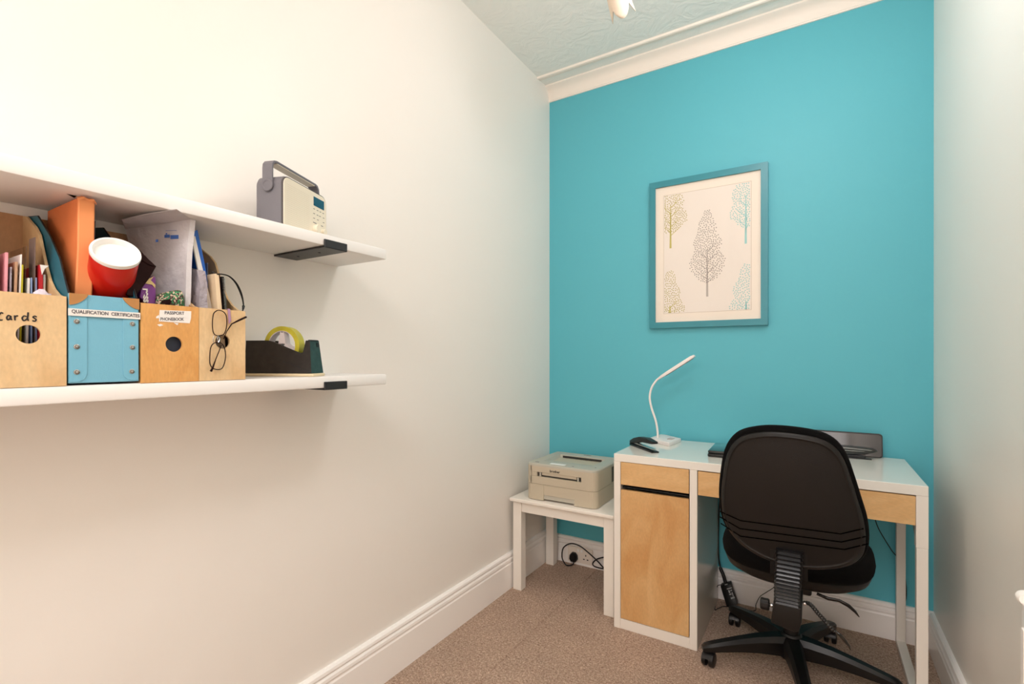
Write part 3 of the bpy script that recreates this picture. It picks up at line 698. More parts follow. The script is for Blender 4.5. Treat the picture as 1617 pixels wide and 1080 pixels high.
# ------------------------------------------------------------------ printer table
tt = thing('side_table', 'small white side table under the laser printer', 'table', (.022, -.4794, 0))
TZ = .4634; TW, TD = .545, .435
MB().box((0, 0, TZ-.017), (TW, TD, TZ), .004, 3).done('table_top', M_white, tt, smooth=40)
for x in (.009, TW-.047-.008):
    for y in (.022, TD-.047-.012): MB().box((x, y, 0), (x+.047, y+.047, TZ-.017), .0015, 1).done('leg', M_white, tt)
for a, b in (((.056, .030), (TW-.055, .048)), ((.056, TD-.046), (TW-.055, TD-.028)), ((.018, .069), (.034, TD-.059)), ((TW-.034, .069), (TW-.018, TD-.059))):
    MB().box((a[0], a[1], TZ-.070), (b[0], b[1], TZ-.017)).done('apron', M_white, tt)

# ------------------------------------------------------------------ laser printer
PX, PY = .100, -.446
lp = thing('laser_printer', 'beige laser printer with brother lettering on the small white table', 'printer', (PX, PY, TZ))
pw, pd, ph = .372, .345, .180
def plan(x0, y0, x1, y1, rf, rr, z, n=5):
    o = []
    for cx, cy, r, a0 in ((x1-rf, y0+rf, rf, 270), (x1-rr, y1-rr, rr, 0), (x0+rr, y1-rr, rr, 90), (x0+rf, y0+rf, rf, 180)):
        for k in range(n+1):
            a = math.radians(a0+90*k/n); o.append(Vector((cx+r*math.cos(a), cy+r*math.sin(a), z)))
    return o
# paper tray (lower) with finger recess built from three blocks
cz = .080
m = MB(); x1_, x2_ = .098, .262
m.loft([plan(.001, .035, pw-.001, pd, .003, .008, .003), plan(.001, .035, pw-.001, pd, .003, .008, cz)])
m.box((x1_-.002, .002, .030), (x2_+.002, .034, cz), .001, 1)
def endblock(a, b, flip):
    pts = []
    r = .032
    if flip: pts = [(a, 0), (b-r, 0)]+[(b-r+r*math.sin(t), r-r*math.cos(t)) for t in [k*math.pi/12 for k in range(1, 7)]]+[(b, .06), (a, .06)]
    else: pts = [(b, .06), (a, .06)]+[(a+r-r*math.cos(t), r-r*math.sin(t)) for t in [k*math.pi/12 for k in range(0, 7)]]+[(b, 0)]
    return pts
m.prism([(x, y, .003) for x, y in endblock(0, x1_, False)], (0, 0, cz-.003))
m.prism([(x, y, .003) for x, y in endblock(x2_, pw, True)], (0, 0, cz-.003))
m.done('paper_tray', M_pr, lp)
MB().box((x1_, .006, .010), (x2_, .034, .0295)).done('tray_grip', M_prt, lp)
# upper body, front slot recess
m = MB()
z0_, z1_ = cz+.0015, ph-.012
sl = (.028, .118, .297, .140)      # slot x0,z0,x1,z1
m.loft([plan(.001, .0325, pw-.001, pd, .003, .008, z0_), plan(.001, .0325, pw-.001, pd, .003, .008, z1_)])
m.prism([(x, y, z0_) for x, y in endblock(0, sl[0], False)], (0, 0, z1_-z0_))
m.prism([(x, y, z0_) for x, y in endblock(sl[2], pw, True)], (0, 0, z1_-z0_))
m.box((sl[0]-.001, 0, z0_), (sl[2]+.001, .032, sl[1])); m.box((sl[0]-.001, 0, sl[3]), (sl[2]+.001, .032, z1_))
bd = m.done('printer_body', M_pr, lp)
MB().box((.088, .0035, sl[1]+.008), (.272, .03, sl[3]-.001), .0008, 1).done('manual_feed_flap', M_pr, lp)
MB().box((.032, .001, sl[1]+.0005), (.062, .03, sl[3]-.0005), .0008, 1).done('feed_button', M_pr, lp)
MB().box((.065, .010, sl[1]+.0008), (sl[2]-.0005, .0302, sl[3]-.001)).done('feed_slot', M_vent, lp)
for x in (.075, .276): MB().box((x, .002, sl[1]+.001), (x+.008, .02, sl[3]-.002)).done('paper_guide', M_prt, lp)
# top cover: sloped front shoulder, output well
def top(z, ins, rf=.032): return plan(ins, ins, pw-ins, pd-ins, rf, .010, z)
m = MB(); m.loft([top(z1_, 0), top(ph-.004, .001), top(ph, .006)], cap=False)
bx0, bx1, by0, by1 = .070, .305, .085, .255
outer = top(ph, .006)
mi_ = []
for p in outer:
    mi_.append(Vector((min(max(p.x, bx0-.012), bx1+.012), min(max(p.y, by0-.012), by1+.012), ph+.0008)))
m.loft([outer, mi_], cap=False)
inn = [Vector((min(max(p.x, bx0), bx1), min(max(p.y, by0), by1), ph-.0005-.028*max(0, (min(max(p.y, by0), by1)-by0)/(by1-by0)))) for p in outer]
m.loft([mi_, inn], cap=False); m.b.faces.new([m.b.verts.new(p) for p in inn])
m.done('top_cover', M_prt, lp, smooth=30, doubles=True)
MB().box((bx0+.012, by1-.006, ph-.026), (bx1-.006, by1-.0005, ph-.0015)).done('exit_slot', M_vent, lp)
rl = MB()
for k in range(7): rl.box((bx0+.03+k*.028, by1-.012, ph-.026), (bx0+.040+k*.028, by1-.006, ph-.012), .001, 1)
rl.done('exit_rollers', M_black, lp)
MB().box((.120, .022, ph), (.20, .046, ph+.0022), .001, 1).done('control_panel', M_cap, lp)
for a, b in (((.035, .03), (.055, .038)), ((.236, .03), (.246, .034)), ((.175, .31), (.215, .318)), ((.34, .06), (.346, .066))): MB().box((*a, ph), (*b, ph+.001)).done('indicator_mark', M_inkg, lp)
vv = MB()
for k in range(12): vv.box((pw-.0004, .20, .088+k*.0062), (pw+.0006, .245, .0912+k*.0062))
vv.done('side_vents', M_vent, lp)
text('lettering', 'brother', .0165, basis((.160, -.0004, .1515), (1, 0, 0), (0, 0, 1)), M_ink, bd, 1.05, .0002, .0004)

# ------------------------------------------------------------------ desk
DX, DY = .5856, -.5258
dk = thing('desk', 'white desk with birch drawer fronts and cupboard door against teal wall', 'desk', (DX, DY, 0))
DW, DD, DZ = 1.05, .505, .75
MB().box((0, 0, DZ-.033), (DW, DD, DZ), .0015, 1).done('desk_top', M_top, dk)
cx0, cx1 = .0285, .3145      # inside of the cupboard
sp1 = MB().box((0, .001, 0), (cx0, DD-.02, DZ-.033), .001, 1).done('side_panel', M_white, dk)
sp2 = MB().box((cx1, .001, 0), (.343, DD-.02, DZ-.033), .001, 1).done('side_panel', M_white, dk)
MB().box((.343, .004, .002), (.3437, DD-.022, DZ-.034)).done('side_reflection', M_grey, sp2)  # thin sheet carrying the painted grey reflection of the white panel
MB().box((cx0, .003, 0), (cx1, DD-.02, .043), .001, 1).done('plinth', M_white, dk)
MB().box((cx0, DD-.03, .043), (cx1, DD-.025, DZ-.034)).done('back_panel', M_white, dk)
MB().box((cx0, .03, .600), (cx1, DD-.03, .606)).done('inner_shelf', M_dark, dk)
dr = MB().box((cx0+.002, .001, .046), (cx1-.003, .017, .597), .0008, 1).done('cupboard_door', M_birch, dk)
MB().box((cx0+.002, .001, .6195), (cx1-.003, .017, .7155), .0008, 1).done('drawer_front', M_birchd, dk)
MB().box((cx0+.004, .018, .624), (cx1-.005, .38, .70)).done('drawer_box', M_dark, dk)
MB().box((.3465, .001, .6195), (1.0175, .017, .7135), .0008, 1).done('drawer_front', M_birchd, dk)
MB().box((.350, .018, .622), (1.013, .40, .711)).done('drawer_box', M_grey, dk)
# right leg frame
lx0, lx1 = 1.0185, 1.05
MB().box((lx0, .001, .548), (lx1, .035, DZ-.033), .0008, 1).done('leg_upper', M_white, dk)
MB().box((lx0+.001, .001, .012), (lx1, .031, .5475), .002, 2).done('leg', M_white, dk)
MB().box((lx0+.001, DD-.033, .012), (lx1, DD-.002, DZ-.033), .002, 2).done('leg', M_white, dk)
MB().box((lx0+.001, .001, 0), (lx1, DD-.002, .020), .002, 2).done('foot_bar', M_white, dk)
MB().prism([(lx0+.004, .03, .717), (lx0+.004, .03, .552), (lx0+.004, .26, .69), (lx0+.004, DD-.03, .69), (lx0+.004, DD-.03, .717)], (.012, 0, 0)).done('corner_brace', M_grey, dk)
MB().lathe([(.004, 0), (.004, .002), (0, .002)], (lx0+.004, .045, .585), (-1, 0, 0), 12).done('screw_cap', M_chrome, dk)
MB().lathe([(.003, 0), (.003, .003), (0, .003)], (.3438, .03, .57), (1, 0, 0), 12).done('shelf_peg', M_chrome, dk)

# ------------------------------------------------------------------ things on the desk
DT = .75
a_ = Z(DT, 999, 703); b_ = Z(DT, 1035, 716)
stp = thing('stapler', 'small black stapler with jaws open at left of the desk lamp', 'stapler', ((a_.x+b_.x)/2, (a_.y+b_.y)/2, DT), math.atan2(b_.y-a_.y, b_.x-a_.x))
L2 = (b_-a_).length/2
MB().prism([(-L2, -.017, .0), (L2, -.017, 0), (L2+.002, -.017, .006), (L2*.7, -.017, .0075), (-L2*.8, -.017, .010), (-L2, -.017, .010)], (0, .034, 0), .0015).done('base', M_black, stp, smooth=40)
MB().prism([(-L2+.01, -.008, .012), (L2*.9, -.008, .013), (L2*.9, -.008, .016), (-L2+.01, -.008, .018)], (0, .016, 0)).done('magazine', M_steel, stp)
MB().prism([(-L2-.002, -.015, .008), (-L2*.5, -.015, .018), (0, -.015, .031), (L2*.85, -.015, .036), (L2*.98, -.015, .039), (L2*.96, -.015, .048), (L2*.4, -.015, .056), (-L2*.2, -.015, .052), (-L2*.7, -.015, .038), (-L2-.004, -.015, .022)], (0, .030, 0), .003, seg=3).done('top_arm', M_black, stp, smooth=40)

dl = thing('desk_lamp', 'white gooseneck desk lamp at back left of the desk', 'lamp', (.7, -.15, DT))
def Ld(px, py, y): return Y(y, px, py)-dl.location
p0, p1, p2 = Z(DT, 1026, 697.5), Z(DT, 1057, 706), Z(DT, 1075.5, 698.5)
u_ = (p2-p1); v_ = (p0-p1)
bs = [p1, p2, p2+v_, p1+v_]
MB().prism([p-dl.location for p in bs], (0, 0, .0185), .003, seg=3).done('base', M_lamp, dl, smooth=40)
ctop = (p1+p2+v_/1)/2+v_*0
cB = p1+u_*.45+v_*.40-dl.location
MB().box((-.022, -.012, 0), (.022, .012, .003), .001, 1, M=Matrix.Translation(cB+Vector((.02, 0, .0185))) @ Matrix.Rotation(math.atan2(u_.y, u_.x), 4, 'Z')).done('touch_panel', M_lampu, dl)
yb = Z(DT, 1037.5, 699).y-.02
base_pt = Ld(1038.5, 690, -.115)
neck = spline([base_pt+Vector((0, 0, -.012)), Ld(1038.5, 683, -.115), Ld(1035.5, 665, -.112), Ld(1029, 645, -.108), Ld(1026, 628, -.105), Ld(1029, 613, -.103), Ld(1036, 602, -.10), Ld(1041, 597.5, -.10)], 8)
MB().tube(neck, [.0085, .0075, .0065]+[.0052]*(len(neck)-3), 12).done('gooseneck', M_lamp, dl, smooth=True)
hA, hB = Ld(1040.5, 598.5, -.10), Ld(1097, 562.5, -.10)
d = (hB-hA).normalized(); nrm = Vector((0, -1, 0)).cross(d).normalized()
if nrm.z < 0: nrm = -nrm
sd_ = d.cross(nrm)
def hring(c, wd, th): return [c+sd_*wd+nrm*th*.3, c+sd_*wd*.8+nrm*th, c-sd_*wd*.8+nrm*th, c-sd_*wd+nrm*th*.3, c-sd_*wd*.95-nrm*th*.6, c+sd_*wd*.95-nrm*th*.6]
LL = (hB-hA).length
MB().loft([hring(hA, .006, .006), hring(hA+d*LL*.1, .014, .008), hring(hA+d*LL*.3, .017, .009), hring(hA+d*LL*.92, .018, .009), hring(hB, .015, .006)]).done('lamp_head', M_lamp, dl, smooth=35)
MB().loft([hring(hA+d*LL*.2-nrm*.0060, .013, .0012), hring(hA+d*LL*.93-nrm*.0060, .015, .0012)]).done('diffuser', M_lampu, dl)

lt = thing('laptop', 'closed glossy black laptop partly behind the chair back', 'laptop', (.944, -.392, DT), math.radians(2))
MB().box((0, 0, .001), (.33, .225, .014), .004, 3).done('laptop_base', M_black, lt, smooth=40)
MB().box((.001, .001, .0158), (.329, .224, .027), .004, 3).done('laptop_lid', M_gloss, lt, smooth=40)

gf = thing('digital_photo_frame', 'glossy black panel leaning upright at back right of the desk', 'photo frame', (1.30, -.052, DT))
def rr2(w_, h_, r, n=6):
    o = []
    for cx, cz, a0 in ((w_-r, h_-r, 0), (r, h_-r, 90), (r, r, 180), (w_-r, r, 270)):
        for k in range(n+1):
            a = math.radians(a0+90*k/n); o.append((cx+r*math.cos(a), cz+r*math.sin(a)))
    return o
GW, GH = .262, .098
pA = [Vector((x, z*.16, z)) for x, z in rr2(GW, GH, .012)]
MB().prism(pA, (0, .012, 0), .001).done('screen_panel', M_gloss, gf, smooth=40)
MB().prism([Vector((x+.002, z*.16-.0008, z+.002)) for x, z in rr2(GW-.004, GH-.004, .011)], (0, .0006, 0)).done('screen_rim', M_black, gf)
MB().prism([Vector((x+.005, z*.16-.0016, z+.005)) for x, z in rr2(GW-.010, GH-.010, .010)], (0, .001, 0)).done('screen', M_gloss, gf)
gd = thing('desk_gadget', 'low glossy black gadget on a thin flat foot before the upright panel', 'gadget', (1.33, -.115, DT), math.radians(3))
pf = [(0, .016), (.02, .012), (.12, .014), (.17, .018), (.205, .030), (.212, .036), (.20, .043), (.16, .046), (.06, .049), (0, .050)]
MB().prism([(x, 0, z) for x, z in pf], (0, .040, 0), .004, seg=3).done('gadget_body', M_gloss, gd, smooth=40)
MB().tube([(0, -.001, .0405), (.06, -.001, .041), (.16, -.001, .0385), (.207, .002, .036)], .0012, 6).tube([(0, -.001, .030), (.12, -.001, .030), (.20, .002, .033)], .0009, 6).done('trim_line', M_chrome, gd)
MB().box((0, -.012, 0), (.190, .006, .0035), .001, 1).box((.02, -.002, .0035), (.17, .012, .014), .001, 1).done('foot', M_bracket, gd)

# ------------------------------------------------------------------ office chair
CX, CY = 1.262, -.50
ch = thing('office_chair', 'black swivel office chair seen from behind at the desk', 'chair', (CX, CY, 0))
# five-star base
hub = MB().lathe([(0, .045), (.040, .045), (.046, .060), (.046, .110), (.036, .128), (.030, .135), (0, .135)], (-.012, .052, 0), (0, 0, 1), 28).done('base_hub', M_black, ch, smooth=40)
def castor(parent, c, face):
    m = MB(); ax = Vector((-math.sin(face), math.cos(face), 0))
    for s in (-1, 1):
        m.lathe([(0, .004), (.018, .004), (.0255, .006), (.0265, .012), (.025, .020), (.019, .0225), (.010, .0235), (0, .0235)], Vector((c[0], c[1], .0265)), ax*s, 24)
    fw = Vector((math.cos(face), math.sin(face), 0))
    # hood over the wheels
    rings = []
    for a in [math.radians(t) for t in range(20, 171, 15)]:
        rr = .0285; q = Vector((c[0], c[1], .0265))+fw*rr*math.cos(a)+Vector((0, 0, rr*math.sin(a)))
        rings.append([q+ax*.017, q-ax*.017, q-ax*.017-(q-Vector((c[0], c[1], .0265)))*.12, q+ax*.017-(q-Vector((c[0], c[1], .0265)))*.12])
    m.loft(rings)
    m.lathe([(.006, .050), (.009, .054), (.009, .066), (0, .066)], (c[0]-fw.x*.0, c[1]-fw.y*.0, 0), (0, 0, 1), 14)
    return m.done('castor', M_black, parent, smooth=40)
BO = Vector((-.012, .052, 0))
for k, dg in enumerate((209, 137, 65, -7, 281)):
    a = math.radians(dg); d = Vector((math.cos(a), math.sin(a), 0)); s = Vector((-d.y, d.x, 0))
    rings = []
    for r, zt, zb_, hw, tp in ((.025, .128, .058, .034, .022), (.07, .126, .062, .030, .018), (.13, .120, .066, .026, .015), (.19, .110, .066, .0235, .013), (.25, .098, .063, .022, .012), (.295, .088, .060, .021, .012), (.317, .082, .060, .018, .011), (.328, .074, .062, .011, .007)):
        zm = zt-(zt-zb_)*.28
        rings.append([d*r+s*tp+Vector((0, 0, zt)), d*r-s*tp+Vector((0, 0, zt)), d*r-s*hw+Vector((0, 0, zm)), d*r-s*hw*.93+Vector((0, 0, zb_)), d*r+s*hw*.93+Vector((0, 0, zb_)), d*r+s*hw+Vector((0, 0, zm))])
    rings = [[p+BO for p in r_0] for r_0 in rings]
    lg = MB().loft(rings).done('base_leg', M_black, ch, smooth=35)
    castor(lg, d*.303+BO, a+(.9, 2.3, .4, 2.0, .6)[k])
MB().lathe([(.026, .130), (.026, .24), (.020, .242), (.0145, .245), (.0145, .40), (0, .40)], (-.012, .052, 0), (0, 0, 1), 20).done('gas_column', M_black, ch, smooth=40)
MB().box((-.055, -.10, .345), (.055, .07, .392), .008, 3).box((-.03, -.30, .352), (.03, -.09, .375), .004, 2).done('mechanism', M_black, ch, smooth=40)
# seat
def sring(sx, sy, z, cy=.0, n=40, pw_=2.6, drop=0.0):
    o = []
    for k in range(n):
        t = 2*math.pi*k/n; c, s = math.cos(t), math.sin(t)
        x = sx*math.copysign(abs(c)**(2/pw_), c); y = cy+sy*math.copysign(abs(s)**(2/pw_), s)
        o.append(Vector((x, y, z+drop*(x/sx)**2)))
    return o
SY = .015
MB().loft([sring(.14, .13, .385, SY), sring(.19, .185, .392, SY), sring(.222, .215, .412, SY), sring(.230, .223, .432, SY), sring(.230, .223, .440, SY)]).done('seat_pan', M_shell, ch, smooth=50)
MB().loft([sring(.230, .222, .436, SY), sring(.236, .232, .448, SY), sring(.239, .235, .470, SY), sring(.235, .230, .492, SY), sring(.222, .215, .507, SY), sring(.17, .165, .512, SY), sring(.06, .06, .506, SY)]).done('seat_cushion', M_fab, ch, smooth=60)
# backrest
OUT = [(1.066, .70), (1.066, .745), (1.072, .80), (1.082, .86), (1.100, .905), (1.130, .938), (1.175, .955), (1.225, .962), (1.290, .960), (1.345, .950), (1.380, .928), (1.403, .890), (1.420, .835), (1.436, .775), (1.450, .72), (1.456, .665), (1.452, .615), (1.432, .580), (1.395, .555), (1.335, .536), (1.262, .530), (1.190, .540), (1.130, .567), (1.092, .605), (1.072, .650)]
OUT = [(v.x, v.y) for v in spline([Vector((a, b, 0)) for a, b in OUT], 4, True)]
BCX, BCZ = 1.262, .735
def lean(z): t = (z-.53)/.43; return -.845-.075*t-.035*math.sin(t*math.pi)*0+.03*(1-t)**2*0
def shell_y(x, z, k=1.0):   # rear surface
    return lean(z)-.030*max(0, 1-((x-BCX)/.21)**2*.8-((z-BCZ)/.235)**2*.55)*k
def bring(sc, dy, dome, ox=0, oz=0):
    o = []
    for x, z in OUT:
        xx = BCX+(x-BCX)*sc+ox; zz = BCZ+(z-BCZ)*sc+oz
        o.append(Vector((xx-CX, lean(zz)+dy-CY-.030*dome*max(0, 1-((xx-BCX)/.21)**2*.8-((zz-BCZ)/.235)**2*.55), zz)))
    return o
mb_ = MB(); rs = [bring(.95, .006, 1, 0, -.006), bring(.955, -.002, 1, 0, -.006), bring(.945, -.0075, 1, 0, -.006), bring(.90, -.0125, 1, 0, -.006), bring(.885, -.0105, 1, 0, -.006), bring(.872, -.0100, 1, 0, -.006)]+[bring(s, -.010, 1, 0, -.006*s) for s in (.8, .7, .6, .5, .4, .3, .2, .1)]
mb_.loft(rs, cap=True)
bsx = mb_.done('backrest_shell', M_shell, ch, smooth=50)
MB().loft([bring(.93, .002, 1), bring(.985, .004, 1), bring(1.005, .014, 1), bring(1.0, .032, 1), bring(.96, .048, .9), bring(.85, .056, .8), bring(.6, .056, .6), bring(.2, .05, .5)]).done('backrest_cushion', M_fab, ch, smooth=60)
# dark tubes paint the shade in the V grooves of the shell
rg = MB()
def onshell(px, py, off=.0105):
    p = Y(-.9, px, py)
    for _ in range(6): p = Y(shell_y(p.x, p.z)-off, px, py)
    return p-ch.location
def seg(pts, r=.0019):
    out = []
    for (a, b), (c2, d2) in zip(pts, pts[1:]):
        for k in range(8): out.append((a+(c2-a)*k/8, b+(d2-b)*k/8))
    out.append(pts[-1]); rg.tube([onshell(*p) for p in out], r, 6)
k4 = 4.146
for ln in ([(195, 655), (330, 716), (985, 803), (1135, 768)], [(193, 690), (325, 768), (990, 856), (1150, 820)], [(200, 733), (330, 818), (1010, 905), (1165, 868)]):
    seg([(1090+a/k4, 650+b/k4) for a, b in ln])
rg.done('groove_shade_lines', mat('ridge_shadow_black', (4, 4, 4), .9, spec=0), bsx, smooth=True)
# back support: accordion sleeve
ac = MB()
top_c, bot_c = onshell(1247, 868, .004), Y(-.905, 1243, 958)-ch.location
N = 15; rings = []
hwid = .036
for k in range(2*N+1):
    t = k/(2*N); c = top_c.lerp(bot_c, t)+Vector((0, -.022*math.sin(math.pi*min(1, t*1.0)), 0))
    w2 = hwid*(1.0 if k % 2 == 0 else .90)*(1-.04*t); d2 = .020*(1.0 if k % 2 == 0 else .72)
    rings.append([c+Vector((x*w2, y*d2, 0)) for x, y in ((-1, -.55), (-.85, -1), (.85, -1), (1, -.55), (1, 1), (-1, 1))])
ac.loft(rings); ac.done('accordion_sleeve', mat('sleeve_rubber', (24, 23, 23), .28), ch)
# dark plate paints the shade where the sleeve enters the shell
rc = MB(); rc.prism([onshell(*p, .0108) for p in ((1216, 868), (1275, 877), (1276, 919), (1216, 906))], (0, .002, 0)); rc.done('recess_shade', M_dark, ch)
bx = MB(); q = [Y(-.925, *p)-ch.location for p in ((1222, 947), (1266, 962), (1266, 985), (1262, 998), (1255, 1000), (1217, 984))]
bx.prism(q, (0, .05, 0), .004, seg=3); bx.done('support_bracket', M_shell, ch, smooth=40)
kc = Y(-.90, 1208, 954)-ch.location
kn = MB(); ax = Vector((-1, 0, 0)); rr = []
n = 20
for r, h in ((.0, -.012), (.0155, -.012), (.0175, -.009), (.0175, .009), (.0155, .012), (0, .012)): rr.append((r, h))
kn.lathe(rr, kc, ax, 10); kn.done('tension_knob', M_shell, ch, smooth=25)
MB().tube([kc, kc+Vector((.035, 0, 0))], .0055, 12).done('knob_shaft', M_chrome, ch, smooth=True)
# bellows lever to the right
lv = MB(); P = [Y(-.90, *p)-ch.location for p in ((1268, 953), (1276, 953), (1283, 958), (1291, 968), (1300, 978), (1310, 989), (1319, 998))]
P = spline(P, 6); lv.tube(P, [.0052+.0012*(i % 2) for i in range(len(P))], 10); lv.done('tilt_bellows', M_black, ch, smooth=False)
MB().tube([Y(-.9, *p)-ch.location for p in ((1318, 997), (1326, 1003), (1334, 1012), (1341, 1021), (1343, 1027))], [.0065, .0075, .0065, .0045, .002], 8, flat=.5).done('tilt_lever', M_gloss, ch, smooth=True)
MB().lathe([(0, 0), (.004, 0), (.004, .003), (0, .004)], Y(-.912, 1271, 954)-ch.location, (0, -1, 0), 14).done('pivot_bolt', M_chrome, ch)
MB().tube([Y(-.60, *p)-ch.location for p in ((1290, 938), (1308, 946), (1325, 949), (1340, 957), (1350, 966), (1357, 975))], [.008, .009, .0085, .009, .0065, .002], 8, flat=.5).done('height_lever', M_gloss, ch, smooth=True)

# ------------------------------------------------------------------ socket, plug, cables, power brick
sk = thing('wall_socket', 'white double wall socket on the back baseboard under the side table', 'socket', (.131, -.0202, .016))
MB().box((0, -.009, 0), (.150, 0, .086), .002, 2).done('face_plate', M_plug, sk, smooth=40)
for x in (.042, .110):
    h_ = MB()
    for dx, dz, a, b in ((0, .048, .003, .0045), (-.011, .026, .0045, .003), (.011, .026, .0045, .003)): h_.box((x+dx-a, -.0096, dz-b), (x+dx+a, -.0088, dz+b))
    h_.done('socket_holes', M_vent, sk)
for x in (.066, .086):
    MB().box((x-.006, -.012, .062), (x+.006, -.008, .076), .001, 1).done('rocker_switch', M_cap, sk)
pl = thing('power_plug', 'black mains plug with looping cable in the wall socket', 'plug', (.172, -.0305, .046))
m = MB(); m.loft([[Vector((x*s, y, z*s)) for x, z in ((-.013, -.026), (.013, -.026), (.024, -.010), (.022, .012), (.009, .027), (-.009, .027), (-.022, .012), (-.024, -.010))] for y, s in ((0, .95), (-.006, 1), (-.020, .95), (-.028, .7))])
m.done('plug_body', M_black, pl, smooth=40)
def C_(px, py, y): return Y(y, px, py)-pl.location
MB().tube(spline([Vector((.002, -.014, -.018)), Vector((.002, -.02, -.036)), Z(.005, 896, 893.5)-pl.location, Z(.006, 891, 889)-pl.location, C_(887.5, 880, -.09), C_(889, 867, -.09), C_(896, 860.5, -.085), C_(905, 859, -.08), C_(917, 863.5, -.075), C_(930, 874, -.07), C_(944, 887, -.06), C_(953, 897, -.05), C_(962, 904, -.05), C_(975, 890, -.05), C_(968, 879, -.05), C_(954, 880.5, -.05), C_(942, 884, -.055), C_(936, 890.5, -.06), C_(940, 895.5, -.06), C_(954, 898.5, -.06), C_(968, 896, -.06), C_(972, 870, -.055), C_(972, 850, -.05)], 8), .0036, 8).done('cable', M_black, pl, smooth=True)
pb = thing('power_adapter', 'black laptop power adapter leaning on the back baseboard beside the cupboard', 'power adapter', tuple(Y(-.07, 1155, 952)))
def B_(px, py, y): return Y(y, px, py)-pb.location
MB().prism([B_(1139, 921, -.05), B_(1155, 917, -.05), B_(1166, 950, -.085), B_(1149, 954, -.085)], (0, -.026, -.006), .003).done('adapter_body', M_black, pb, smooth=40)
lab = MB(); q0, q1, q2, q3 = B_(1143, 923, -.080), B_(1154, 920, -.080), B_(1162, 945, -.1135), B_(1152, 948, -.1135)
for (u0, u1, v0, v1) in ((.1, .5, .02, .08), (.2, .9, .3, .36), (.3, .5, .42, .6), (.6, .85, .45, .5), (.25, .6, .65, .72), (.7, .8, .6, .85), (.3, .9, .88, .98)):
    def bl(u, v): return (q0.lerp(q1, u)).lerp(q3.lerp(q2, u), v)+Vector((0, -.0016, 0))
    lab.prism([bl(u0, v0), bl(u1, v0), bl(u1, v1), bl(u0, v1)], (0, -.0004, 0))
lab.done('rating_label', mat('label_grey', (170, 170, 168), .6), [c for c in pb.children][0])
MB().tube(spline([B_(1146, 921, -.065), B_(1142, 908, -.06), B_(1138, 898, -.055), B_(1135, 880, -.05), B_(1134, 850, -.04), B_(1136, 800, -.04), B_(1140, 770, -.04)], 6), [.0085]*13+[.0035]*(37-13), 8).done('thick_cable', M_black, pb, smooth=True)
MB().tube(spline([B_(1139, 924, -.07), B_(1133, 926, -.07), B_(1131, 935, -.07), B_(1131, 950, -.07), Z(.003, 1129, 963)-pb.location, Z(.003, 1133, 962)-pb.location, Z(.003, 1141, 958.5)-pb.location, Z(.003, 1150, 958.5)-pb.location, Z(.003, 1170, 962)-pb.location, Z(.003, 1192, 965)-pb.location, B_(1194, 955, -.09), B_(1200, 943, -.08), B_(1210, 936, -.07), B_(1225, 925, -.06), B_(1240, 900, -.05)], 8), .0018, 6).done('thin_cable', M_black, pb, smooth=True)
cw = thing('charging_cable', 'thin black cable hanging down behind the desk by its right leg', 'cable', tuple(Y(-.045, 1424, 975)))
def D_(px, py, y=-.045): return Y(y, px, py)-cw.location
MB().tube(spline([D_(1376, 790), D_(1380, 812), D_(1386, 832), D_(1397, 852), D_(1410, 872), D_(1420, 884, -.03), D_(1428, 905, -.03), D_(1431, 925), D_(1431, 945), D_(1427, 957), D_(1424, 966)], 8), .0018, 8).done('cord', M_black, cw, smooth=True)
MB().tube([D_(1424.5, 963), D_(1423.5, 972)], .0045, 10).tube([D_(1423.5, 972), D_(1423, 979)], .0026, 8).done('connector', M_black, cw, smooth=40)

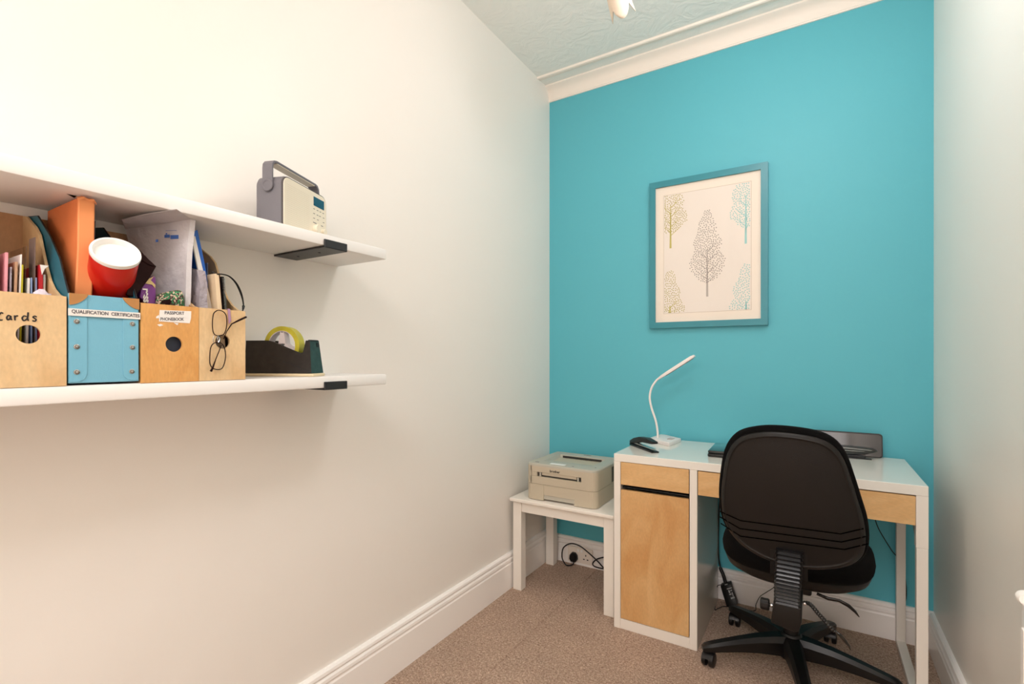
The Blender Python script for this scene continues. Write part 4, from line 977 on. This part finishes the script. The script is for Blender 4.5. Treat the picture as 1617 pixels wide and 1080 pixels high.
# ------------------------------------------------------------------ pendant light with scalloped opal shade
P0 = Z(2.36, 985.5, 29)
pt = thing('pendant_light', 'pale scalloped glass shade of pendant light at top of view', 'light', tuple(P0))
el = math.radians(35); hF = Vector((P0.x-CAM.x, P0.y-CAM.y, 0)).normalized(); hR = Vector((hF.y, -hF.x, 0))
op = ((hF*math.sin(el)-Vector((0, 0, 1))*math.cos(el))*math.cos(math.radians(19))+hR*math.sin(math.radians(19))).normalized()   # the way the mouth points
upv = -op; e1 = (hR-op*hR.dot(op)).normalized(); e2 = upv.cross(e1)
m = MB(); NP = 64; rings = []
for t, r0 in ((0, .010), (.03, .020), (.10, .027), (.25, .032), (.45, .0355), (.6, .037), (.72, .0380), (.82, .0388), (.92, .0396), (1, .0405)):
    ring = []
    for k in range(NP):
        a = 2*math.pi*k/NP; p_ = abs(math.cos(2*a))
        hgt = .135*(1-t)+(1-p_**.9)*.036*max(0, (t-.5)/.5)
        rr_ = r0*(1+.05*p_*t)
        ring.append(e1*(rr_*math.cos(a))+e2*(rr_*math.sin(a))+upv*hgt)
    rings.append(ring)
m.loft(rings, cap=False)
sh = m.done('lamp_shade', M_peach, pt, smooth=True)
md = sh.modifiers.new('s', 'SOLIDIFY'); md.thickness = .0022
MB().lathe([(0, .125), (.0125, .125), (.015, .133), (.013, .165), (.005, .170), (0, .170)], (0, 0, 0), upv, 20).done('lamp_holder', M_corn, pt, smooth=40)
hubc = Vector((1.12, -1.12, 2.52))-P0
MB().tube(spline([upv*.165, upv*.20+Vector((0, 0, .02)), hubc+Vector((-.12, .07, .06)), hubc], 8), .0055, 10).done('arm', M_corn, pt, smooth=True)
MB().lathe([(0, -.05), (.02, -.045), (.028, 0), (.012, .03), (.007, .05), (.007, H-2.52-.02), (.05, H-2.52-.014), (.055, H-2.52), (0, H-2.52)], hubc, (0, 0, 1), 24).done('ceiling_rose', M_corn, pt, smooth=40)

# ------------------------------------------------------------------ radiator at the right edge
ra = thing('radiator', 'white panel radiator on the right wall at the photo edge', 'radiator', (W, -1.368, .146))
m = MB(); m.box((-.095, -.95, 0), (-.080, 0, .58), .004, 2)
for k in range(28): m.box((-.098, -.93+k*.0335, .03), (-.094, -.915+k*.0335, .55), .001, 1)
m.done('front_panel', M_trim, ra, smooth=40)
MB().box((-.045, -.95, 0), (-.035, 0, .58), .003, 1).done('rear_panel', M_trim, ra)
MB().box((-.094, -.945, .572), (-.036, .0, .590), .003, 2).done('top_grille', M_trim, ra)
MB().box((-.035, -.80, .2), (-.0005, -.76, .5)).box((-.035, -.2, .2), (-.0005, -.16, .5)).done('wall_bracket', M_trim, ra)
MB().lathe([(0, 0), (.010, 0), (.012, .004), (.012, .014), (.006, .018), (0, .018)], (-.088, -.002, .595), (0, 1, 0), 16).done('bleed_valve', M_cap, ra, smooth=40)
MB().tube([(-.065, -.01, .03), (-.065, .03, .03), (-.065, .03, -.145)], .0075, 12).done('pipe', M_trim, ra, smooth=True)
